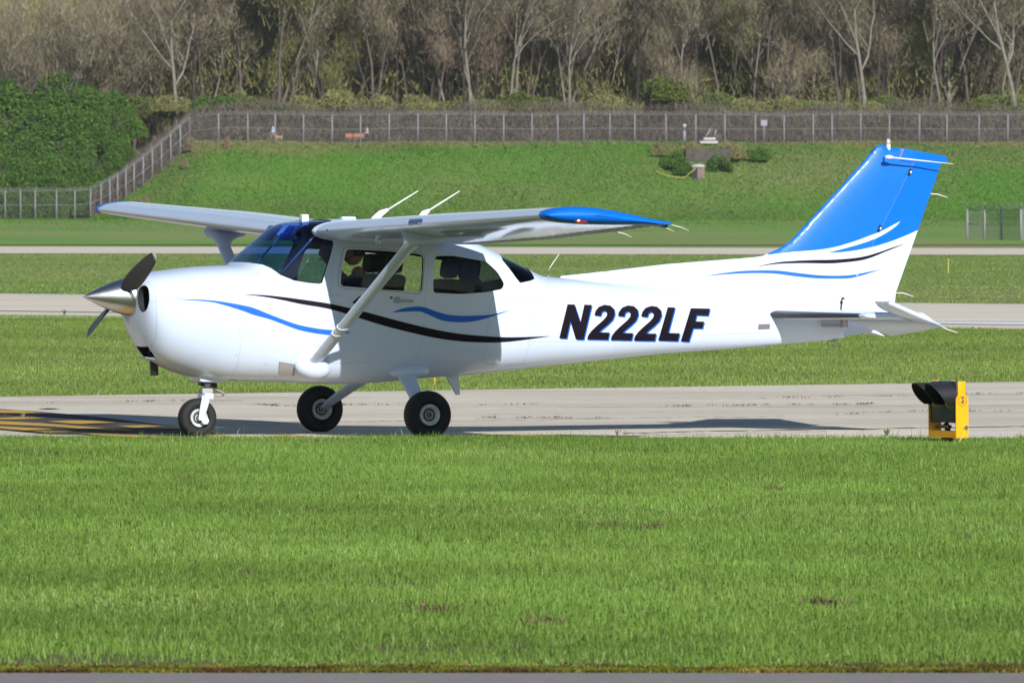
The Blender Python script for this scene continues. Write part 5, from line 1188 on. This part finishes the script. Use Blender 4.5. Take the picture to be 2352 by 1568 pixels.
# the trees one can tell apart, nearest row
feat = [(185, 'slim', 4, 0, 1.05, 'pale slender trunk rising straight out of the bushes, left of the forked tree'), (395, 'pale', 0, .05, 1.0, 'pale forked tree with two upright limbs right of the bushes'), (90, 'dark', 0, -.03, .9, 'dark forked trunk above the bushes at the far left'),
        (1081, 'slim', 1, .02, 1.2, 'tallest white-barked tree, above the middle of the fence'), (1150, 'slim', 1, .24, 1.05, 'white-barked tree leaning right, beside the tallest white one'), (1303, 'slim', 1, .10, .95, 'slim grey trunk right of the leaning white tree'), (1055, 'slim', 2, 0, .9, 'dark-barked trunk just left of the tallest white-barked tree'),
        (1800, 'dark', 0, 0, .9, 'dark branching tree above the fence, left of the blue fin'), (1982, 'pale', 0, -.02, .95, 'pale forked tree above the fence, upper left of the fin tip'), (2118, 'slim', 2, .02, .95, 'dark slender trunk above the fin top'), (2165, 'slim', 1, -.04, .95, 'pale twisting trunk right of the fin top'), (2335, 'pale', 0, -.12, 1.0, 'pale trunk leaning left at the right picture edge'),
        (1575, 'dark', 0, .05, .8, 'dark spreading tree above the fence, left of the metal gauge'), (860, 'slim', 0, 0, 1.0, 'straight brown trunk above the fence, left of the tallest white tree'), (640, 'olive', 0, 0, 1.2, 'large yellow-green budding tree left of centre')]
for px, kd, vi, ln, s, lab in feat:
    p = lev(px, 1036); place(PR[kd][vi % len(PR[kd])], p+Vector((0, 0, -.2)), rt.uniform(0, 6.28) if ln == 0 else 0, s, lab, 'trees on the levee', lean=ln)
cnt = 0
rows = ((1046, 58, .85), (1056, 52, 1.0), (1068, 52, 1.15), (1082, 52, 1.3))
for ri, (Y, st, sc0) in enumerate(rows):
    px = -160+ri*17
    while px < 2520:
        g = vnoise(np.array([px*1.0]), np.array([ri*77.]), 190, 40)[0]; kd = 'olive' if g > .50 or 540 < px < 800 and rt.random() < .7 else ('red' if rt.random() < .33 else 'brown')
        if rt.random() < .14: kd = 'pale'
        if rt.random() < .13: kd = 'dark'
        q = px+rt.uniform(-22, 22); vi = rt.randrange(len(PR[kd])); 
        row = ('front row', 'second row', 'third row', 'back row')[ri]
        place(PR[kd][vi], lev(q, Y+rt.uniform(-4, 4))+Vector((0, 0, -.2)), rt.uniform(0, 6.28), sc0*rt.uniform(.85, 1.12), f'{KT[kd]} in the {row}, {where(q)}', f'{kd} trees, {row}, {where(q)}', lean=rt.uniform(-.08, .08)); px += st*rt.uniform(.8, 1.2)
sn = ['grey-brown', 'pale grey', 'dark', 'thin grey-brown', 'thin pale', 'thin dark']
px = -90
while px < 2450:
    vi = rt.choice((0, 0, 0, 2, 2, 3, 3, 3, 5, 5, 1, 4)); q = px+rt.uniform(-26, 26)
    place(SL[vi], lev(q, rt.uniform(1036.5, 1043))+Vector((0, 0, -.2)), rt.uniform(0, 6.28), rt.uniform(.8, 1.1), f'slender {sn[vi]} trunk with few branches, {where(q)}', f'slender {sn[vi]} trunks {where(q)}', lean=rt.uniform(-.10, .10)); px += rt.uniform(22, 44)
# undergrowth thicket behind the fence and the wood behind, one mass each
n = 90000; X = rng.uniform(-75, 75, n); Y = rng.uniform(1026, 1037, n); hz = levee_h(X, Y); top = 2.9+1.2*vnoise(X, Y*0, 4, 50); z = hz+rng.random(n)**1.2*top
V, F = slivers(np.stack([X, Y, z], 1), rng.uniform(.4, 1.1, n), rng.uniform(.03, .08, n), .7); tag(np_mesh('thicket', V, [F], TW_RD, attr={'v': np.repeat(np.clip(rng.normal(.4, .2, n)+.25*(vnoise(X, Y, 3, 51)-.5), 0, 1), 3)}), 'brown leafless thicket behind the levee fence', 'thicket', kind='stuff')
TKD = twig_mat('thicket_twigs', (.065, .052, .042), (.135, .112, .088), (.24, .205, .165)); bpy.data.objects['thicket'].data.materials[0] = TKD
n = 60000; X = rng.uniform(-75, 75, n); Y = rng.uniform(1036, 1041, n); z = 7.8+2.6+rng.random(n)**.8*(.9+2.2*vnoise(X, Y*0, 3.5, 81)); V, F = leafquads(np.stack([X, Y, z], 1), rng.uniform(.10, .26, n))
BRB = twig_mat('bramble_leaves', (0.055, 0.081, 0.022), (0.110, 0.150, 0.040), (0.176, 0.225, 0.070)); tag(np_mesh('bramble_band', V, [F], BRB, attr={'v': np.repeat(np.clip(.15+.8*vnoise(X, z, 3, 82)+rng.normal(0, .15, n), 0, 1), 4)}), 'olive-green bramble band topping the thicket behind the fence', 'brambles', kind='stuff')
n = 14000; t = rng.random(n); k = (np.array([p for p, Y, _ in side])); yy = np.array([Y for p, Y, _ in side]); f = t*11.0; i = np.minimum(f.astype(int), 10); fr = f-i; pxs = k[i]*(1-fr)+k[i+1]*fr; Y = yy[i]*(1-fr)+yy[i+1]*fr+rng.uniform(.3, 9, n); X = (pxs-CX)*Y/FP
z = np.maximum(levee_h(X, Y), bank_h(X, Y))+rng.random(n)*2.6; V, F = slivers(np.stack([X, Y, z], 1), rng.uniform(.3, .9, n), rng.uniform(.03, .08, n), 1.0); tag(np_mesh('fence_scrub', V, [F], TKD, attr={'v': np.repeat(np.clip(rng.normal(.55, .2, n), 0, 1), 3)}), 'brown scrub growing along the fence at the left end of the levee', 'scrub', kind='stuff')
n = 150000; X = rng.uniform(-80, 80, n); Y = rng.uniform(1040, 1092, n); z = 7.8+rng.random(n)**1.0*(4.5+6.5*vnoise(X, Y, 5, 61)); hz = 0
V, F = slivers(np.stack([X, Y, z], 1), rng.uniform(.5, 1.5, n), rng.uniform(.04, .11, n), .8); tag(np_mesh('undergrowth', V, [F], TW_OL, attr={'v': np.repeat(np.clip(rng.normal(.4, .2, n)+.4*(vnoise(X, z, 3, 62)-.5), 0, 1), 3)}), 'olive-brown undergrowth between the bare trees', 'undergrowth', kind='stuff')
n = 150000; X = rng.uniform(-85, 85, n); Y = rng.uniform(1092, 1112, n); hz = 7.3; z = hz+rng.random(n)*26
V, F = slivers(np.stack([X, Y, z], 1), rng.uniform(.9, 2.4, n), rng.uniform(.06, .16, n), .8); vv = np.clip(rng.normal(.42, .2, n)+.5*(vnoise(X, z, 3.5, 52)-.5), 0, 1)
tag(np_mesh('woodland', V, [F], TW_BR, attr={'v': np.repeat(vv, 3)}), 'dense bare woodland behind the row of trees', 'woodland', kind='stuff')
HILL = ground_mat('wooded_slope', [(.10, .08, .06), (.14, .115, .085), (.12, .115, .06)], [.5, .12], bump=1, bscale=2)
xs_ = np.linspace(-160, 160, 60); ys_ = np.array([1114, 1118, 1122, 1130, 1150, 1200, 1400])
tag(sheet('hills', xs_, ys_, lambda X, Y: 7.0+34*np.clip((Y-1114)/16, 0, 1)+3*vnoise(X, Y, 12, 3), HILL), kind='structure')
# green shrubs: individuals
SHM = {}
def shrub_proto(seed, rx, ry, rz, n, m, leaf=(.14, .34), wood=True):
    rg = np.random.default_rng(seed); k = 26; c = rg.normal(0, 1, (k, 3)); c /= np.linalg.norm(c, axis=1)[:, None]; c *= rg.uniform(.35, .82, (k, 1)); c[:, 2] = np.abs(c[:, 2])*.9
    rad = rg.uniform(.22, .38, k); i = rg.integers(0, k, n); d = rg.normal(0, 1, (n, 3)); d /= np.linalg.norm(d, axis=1)[:, None]; P = c[i]+d*(rad[i]*rg.uniform(.7, 1.05, n))[:, None]
    P = P*np.array([rx, ry, rz]); P[:, 2] = np.maximum(P[:, 2], .05); V, F = leafquads(P, rg.uniform(*leaf, n), rg); o = np_mesh('foliage', V, [F], m, attr={'v': np.repeat(np.clip(rg.normal(.45, .2, n)+.15*(rg.random(k)[i]-.5), 0, 1), 4)}); me = o.data; bpy.data.objects.remove(o)
    bm = bmesh.new(); r = random.Random(seed)
    for j in range(7): a = r.uniform(0, 6.28); tube(bm, [(0, 0, -.3), (rx*.3*math.cos(a), ry*.3*math.sin(a), rz*.35), (rx*.6*math.cos(a), ry*.6*math.sin(a), rz*.75)], [.12, .08, .03], 5)
    mw = bpy.data.meshes.new('stems'); bm.to_mesh(mw); bm.free(); mw.materials.append(BARK); return mw, me, None
GS = [shrub_proto(s, 4.2, 3.2, 4.6, 20000, LF_G, (.11, .26)) for s in (1, 2)]; YS = [shrub_proto(s, 2.6, 2.2, 2.2, 8000, LF_Y, (.10, .22)) for s in (3, 4)]; GM = [shrub_proto(s, 1.8, 1.5, 1.5, 5000, LF_G, (.09, .2)) for s in (5, 6)]
OS = [shrub_proto(s, 3.2, 2.6, 2.8, 7000, TW_OL, (.09, .22)) for s in (7, 8)]
def shrub(me_set, p, s, lab, grp=None, sz=1.0):
    r = empty('shrub', p, rt.uniform(0, 6.28), lab, 'shrub', grp); r.scale = (s, s, s*sz)
    link(bpy.data.objects.new('stems', me_set[0]), r); link(bpy.data.objects.new('foliage', me_set[1]), r)
bush = [(-60, 440, 1000, 1.2), (30, 440, 1001, 1.0), (110, 440, 998, .95), (190, 430, 1000, .85), (240, 400, 1006, .7), (-30, 340, 1012, 1.2), (60, 330, 1012, 1.15), (150, 320, 1012, 1.1), (235, 330, 1014, .95), (285, 300, 1018, .8), (-50, 490, 992, .8), (30, 492, 991, .75), (105, 490, 991, .75), (170, 480, 993, .65), (225, 450, 997, .6), (275, 370, 1007, .6), (70, 385, 1003, 1.0), (0, 462, 993, .9), (75, 462, 993, .9), (140, 458, 993, .85), (195, 452, 994, .7), (-60, 465, 993, .9), (40, 425, 996, .9), (120, 425, 996, .9), (200, 420, 997, .7), (-20, 385, 1003, 1.0), (165, 380, 1004, .9),  (20, 260, 1024, 1.25), (105, 255, 1024, 1.2), (195, 260, 1024, 1.1), (255, 268, 1026, .8)]
for i, (px, py, Y, s) in enumerate(bush):
    Y = 1015+(495-py)*.08; p = at(px, py, Y); X = p.x; p.z -= .9*s
    rowl = 'lowest row behind the fence' if py > 390 else ('middle tier of the bank' if py > 295 else 'top of the bank below the bare trees')
    side_ = 'leftmost' if px < 40 else ('toward the middle' if px < 200 else 'rightmost')
    shrub(GS[i % 2], p, s, f'big dense green bush, {side_}, {rowl}', f'green bushes {rowl}, {side_}', 1.0)
# bank carrying the left bushes
bm = bmesh.new()
tag(sheet('bank', np.linspace(-120, -29, 60), np.linspace(990, 1060, 30), bank_h, G_LEV), kind='structure')
for i, (px, py, s, kind) in enumerate([(470, 236, .8, 'G'), (520, 232, .9, 'G'), (585, 240, .8, 'Y'), (650, 246, .6, 'G'), (1205, 240, 1.0, 'Yb'), (1290, 250, .5, 'Y'), (1135, 248, .5, 'O'), (1630, 248, .7, 'Y'), (1905, 252, .6, 'G'), (2000, 252, .6, 'O'), (2060, 250, .7, 'G'), (2240, 245, .8, 'Yb'), (2330, 250, .6, 'G'), (770, 236, .8, 'O'), (870, 240, .7, 'O'), (960, 242, .7, 'O'), (1400, 244, .8, 'O'), (1500, 244, .7, 'O'), (1720, 246, .7, 'O'), (700, 244, .7, 'O'), (400, 240, .7, 'O'), (1530, 215, 1.2, 'Y'), (1800, 240, .7, 'O')]):
    st_ = {'G': GM, 'Y': YS, 'Yb': YS, 'O': OS}[kind]; p = at(px, py+16, 1033+(i % 3)); lab = {'G': 'small dark green shrub rising over the thicket', 'Y': 'small yellow-green shrub rising over the thicket', 'Yb': 'bright green rounded shrub rising over the thicket', 'O': 'low olive budding shrub rising over the thicket'}[kind]+' '+where(px)
    shrub(st_[i % 2], p, s*1.1, lab, f'{kind} shrubs {where(px)}')
# bushes round the drain structure on the slope
for i, (px, py, s, st_, lab) in enumerate([(1545, 362, 1.1, GM, 'dark bush left of the drain hut on the slope'), (1523, 345, .55, OS, 'brown-green bush at the slope top left of the drain hut'), (1655, 372, 1.1, GM, 'green bush right of the drain hut on the slope'), (1738, 350, .95, GM, 'dark green bush right of the drain, below the fence'), (1700, 352, .65, OS, 'grey scrubby bush just below the fence right of the drain hut'), (1570, 385, .75, GM, 'low bush at the foot of the drain hut'), (1592, 344, .6, OS, 'scrubby olive bush over the left end of the retaining wall'), (1632, 346, .7, GM, 'green bush hanging over the middle of the retaining wall'), (1672, 342, .6, OS, 'olive bush over the right end of the retaining wall')]):
    p = lev_at(px, py+20*s); p.z -= .05; shrub(st_[i % 2], p, s, lab)
for i, (px, py) in enumerate([(905, 338), (820, 344), (705, 338), (1090, 345), (1230, 340), (2260, 345), (1160, 350), (530, 345)]):
    p = lev(px, 1019.5); shrub(GM[i % 2], p, .16, 'knee-high green clump at the levee edge below the fence', 'green clumps along the levee edge')
DG = [shrub_proto(s, 1.2, 1.0, 1.4, 1200, twig_mat('dry_grass', (.16, .13, .07), (.24, .19, .11), (.33, .27, .17)), (.06, .20)) for s in (11,)]
for i, (px, Y, s) in enumerate([(440, 1019, .8), (520, 1019.4, .7), (425, 1015, .6), (300, 1001, .8), (335, 1006, .8)]): shrub(DG[0], lev(px, Y), s*.75, 'clump of tan dry grass at the left end of the levee fence', 'tan dry grass clumps', 1.9)
# drain hut, gauge, pipes on the levee
CONG = mat('pale_concrete', (.46, .45, .44), .8, var=.2, vscale=3); CONB = mat('brown_masonry', (.22, .16, .13), .9, var=.3, vscale=4)
def px_box(px0, px1, py0, py1, Y, dep): a = at(px0, py1, Y); b = at(px1, py0, Y); return ((a.x+b.x)/2, Y+dep/2, (a.z+b.z)/2), (abs(b.x-a.x), dep, abs(b.z-a.z))
Yh = lev_at(1604, 410).y-.3; HT = empty('drain_hut', (0, 0, 0), 0, 'small brown masonry drain hut with a white domed cap on the slope', 'hut'); c, s = px_box(1590, 1618, 383, 412, Yh, 1.2)
bm = bmesh.new(); box(bm, c, s, bev=.04); obj('wall', bm, CONB, HT); bm = bmesh.new(); box(bm, (c[0]-s[0]*.27, c[1]-s[1]*.5-.005, c[2]-.05), (s[0]*.38, .03, s[2]*.8)); obj('doorway', bm, DARK, HT)
bm = bmesh.new(); bmesh.ops.create_uvsphere(bm, u_segments=18, v_segments=10, radius=1)
for v in bm.verts: v.co = Vector((c[0]+v.co.x*s[0]*.62, c[1]+v.co.y*.8, c[2]+s[2]*.5+max(v.co.z, -.2)*.28))
obj('cap', bm, CONG, HT)
c, s = px_box(1575, 1690, 342, 376, lev_at(1630, 378).y+.4, .6); bm = bmesh.new(); box(bm, (c[0], c[1], c[2]-.6), (s[0], s[1], s[2]+1.2), bev=.05); tag(obj('retaining_wall', bm, mat('stained_concrete', (.095, .08, .07), .95, var=.4, vscale=1.5)), 'stained grey-brown retaining wall between bushes below the fence', 'wall')
bm = bmesh.new(); tube(bm, [lev_at(1503, 388)+Vector((0, -.3, .1)), lev_at(1510, 402)+Vector((0, -.3, .1)), lev_at(1540, 408)+Vector((0, -.3, .1)), lev_at(1572, 411)+Vector((0, -.3, .1)), at(1597, 388, Yh-.4)], .035, 6); tag(obj('yellow_hose', bm, mat('hose_yellow', (.5, .45, .08), .8)), 'thin yellow hose lying beside the drain hut', 'hose')
Yp = 1024.; PL = empty('gauge_post', (0, 0, 0), 0, 'grey post with a white ball top behind the fence', 'post'); a = lev(1572, Yp); bm = bmesh.new(); tube(bm, [a, a+Vector((0, 0, 1.2))], .18, 8); obj('pole', bm, GALV, PL); bm = bmesh.new(); bmesh.ops.create_uvsphere(bm, u_segments=12, v_segments=8, radius=.2, matrix=Matrix.Translation(a+Vector((0, 0, 1.65)))); obj('ball', bm, CONG, PL); bm = bmesh.new(); tube(bm, [a+Vector((0, 0, 1.1)), a+Vector((0, 0, 1.6))], .05, 6); obj('stem', bm, GALV, PL)
PV = empty('valve_platform', (0, 0, 0), 0, 'white valve platform with raised handles on the levee top', 'platform'); c, s = px_box(1608, 1650, 324, 330, 1020, 1.2); bm = bmesh.new(); box(bm, c, s, bev=.02); obj('slab', bm, CONG, PV); c, s = px_box(1616, 1644, 316, 322, 1020.2, .8); bm = bmesh.new(); box(bm, c, s, bev=.04); obj('valve_body', bm, CONG, PV)
for q0, q1 in (((1620, 318), (1632, 296)), ((1640, 316), (1645, 298))): bm = bmesh.new(); tube(bm, [at(*q0, 1020.4), at(*q1, 1020.4)], .08, 6); obj('handle', bm, GALV, PV)
SG = empty('sign', (0, 0, 0), 0, 'small blank grey square sign on a post behind the fence', 'sign'); a = lev(1755, 1026); bm = bmesh.new(); tube(bm, [a, a+Vector((0, 0, 2.2))], .05, 6); obj('post', bm, GALV, SG); bm = bmesh.new(); box(bm, a+Vector((0, -.08, 2.05)), (.62, .03, .6)); obj('panel', bm, mat('sign_grey', (.26, .27, .32), .8), SG)
# people, dog and bench on the levee path
def walker(px, py, Y, top, low, label, k=1.0, skinlegs=False):
    p = lev(px, Y); P = empty('person', p, 0, label, 'person')
    J = [(0, 0, .92), (0, 0, 1.15), (0, 0, 1.38), (0, 0, 1.5)]; E = [(0, 1), (1, 2), (2, 3)]; Q = [(.15, .11), (.15, .11), (.18, .11), (.06, .06)]
    for s in (-1, 1):
        n_ = len(J); J += [(0, s*.10, .86), (s*.16, s*.10, .48), (s*.26-.05, s*.10, .08), (s*.26-.17, s*.10, .04)]; E += [(0, n_), (n_, n_+1), (n_+1, n_+2), (n_+2, n_+3)]; Q += [(.085, .085), (.06, .06), (.042, .042), (.04, .035)]
        n_ = len(J); J += [(0, s*.2, 1.36), (-s*.10, s*.24, 1.08), (-s*.22-.05, s*.22, .9)]; E += [(2, n_), (n_, n_+1), (n_+1, n_+2)]; Q += [(.055, .055), (.042, .042), (.032, .032)]
    skin('body', J, E, Q, [top, low, SKN], parent=P, matfn=lambda c: 1 if c.z < .9 and abs(c.y) < .18 else (2 if c.z > 1.45 else 0)); head((-.01, 0, 1.63), (-1, 0, 0), P, cap=None)
    for s in (-1, 1): hand((-s*.22-.05, s*.22, .9), (-s*.4, 0, -1), .4, s, [SKN], P, Vector((0, 1, 0)))
walker(627, 332, 1023.2, LBLUE, TANM, 'person in a pale blue-white top walking a dog on the levee path'); walker(843, 331, 1023.2, PINKC, NAVY, 'person in a pale pink top and dark trousers beside the orange bench')
DGM = mat('tan_fur', (.38, .27, .17), 1, var=.3, vscale=8); p = lev(641, 1023.2); D_ = empty('dog', p, 0, 'small tan dog walking right of the person in the pale top', 'dog')
J = [(0, 0, .42), (-.22, 0, .44), (-.36, 0, .58), (-.46, 0, .60), (-.56, 0, .56), (.22, 0, .44), (.34, 0, .55), (.42, 0, .62)]; E = [(0, 1), (1, 2), (2, 3), (3, 4), (0, 5), (5, 6), (6, 7)]; Q = [(.10, .12), (.11, .14), (.07, .08), (.075, .075), (.035, .03), (.10, .11), (.025, .025), (.015, .015)]
for s in (-1, 1):
    n_ = len(J); J += [(-.24, s*.07, .30), (-.27, s*.07, .16), (-.26, s*.07, .02)]; E += [(1, n_), (n_, n_+1), (n_+1, n_+2)]; Q += [(.05, .05), (.03, .03), (.028, .028)]
    n_ = len(J); J += [(.20, s*.07, .28), (.30, s*.07, .16), (.26, s*.07, .02)]; E += [(5, n_), (n_, n_+1), (n_+1, n_+2)]; Q += [(.065, .06), (.03, .03), (.028, .028)]
skin('body', J, E, Q, [DGM], parent=D_)
BN = empty('bench', lev(815, 1023.4), 0, 'orange bench behind the levee fence', 'bench'); ORG = mat('orange_paint', (.32, .13, .07), .8)
bm = bmesh.new(); box(bm, (0, 0, .45), (1.9, .4, .05)); obj('seat', bm, ORG, BN); bm = bmesh.new(); box(bm, (0, .2, .72), (1.9, .05, .34), Matrix.Rotation(R(-8), 4, 'X')); obj('backrest', bm, ORG, BN)
for s in (-1, 1): bm = bmesh.new(); box(bm, (s*.75, 0, .21), (.08, .36, .44)); obj('leg', bm, BLKP, BN)
# small marker stakes
for px, py, h_, lab in ((2178, 628, .38, 'thin yellow marker stake in the grass right of the fin'), (998, 884, .17, 'small orange marker stake in the grass behind the main wheels')):
    p = gnd(px, py); bm = bmesh.new(); tube(bm, [p, p+Vector((0, 0, h_))], .012 if h_ < .3 else .022, 8); bmesh.ops.create_uvsphere(bm, u_segments=10, v_segments=6, radius=.014 if h_ < .3 else .035, matrix=Matrix.Translation(p+Vector((0, 0, h_)))); tag(obj('marker_stake', bm, mat('faded_yellow', (.36, .36, .10) if h_ > .3 else (.6, .3, .03), .8)), lab, 'marker')
HZ = bpy.data.materials.new('haze_air'); HZ.use_nodes = True; N, L = nodes(HZ); N.clear(); o_ = N.new('ShaderNodeOutputMaterial'); pv = N.new('ShaderNodeVolumePrincipled'); pv.inputs['Color'].default_value = (.86, .90, .96, 1); pv.inputs['Density'].default_value = .00004; L.new(pv.outputs[0], o_.inputs['Volume'])
bm = bmesh.new(); box(bm, (0, 680, 29.5), (1500, 1520, 61)); tag(obj('haze', bm, HZ, smooth=False), 'thin pale haze over the airfield', 'haze', kind='stuff')
print('OBJECTS', len(bpy.data.objects))
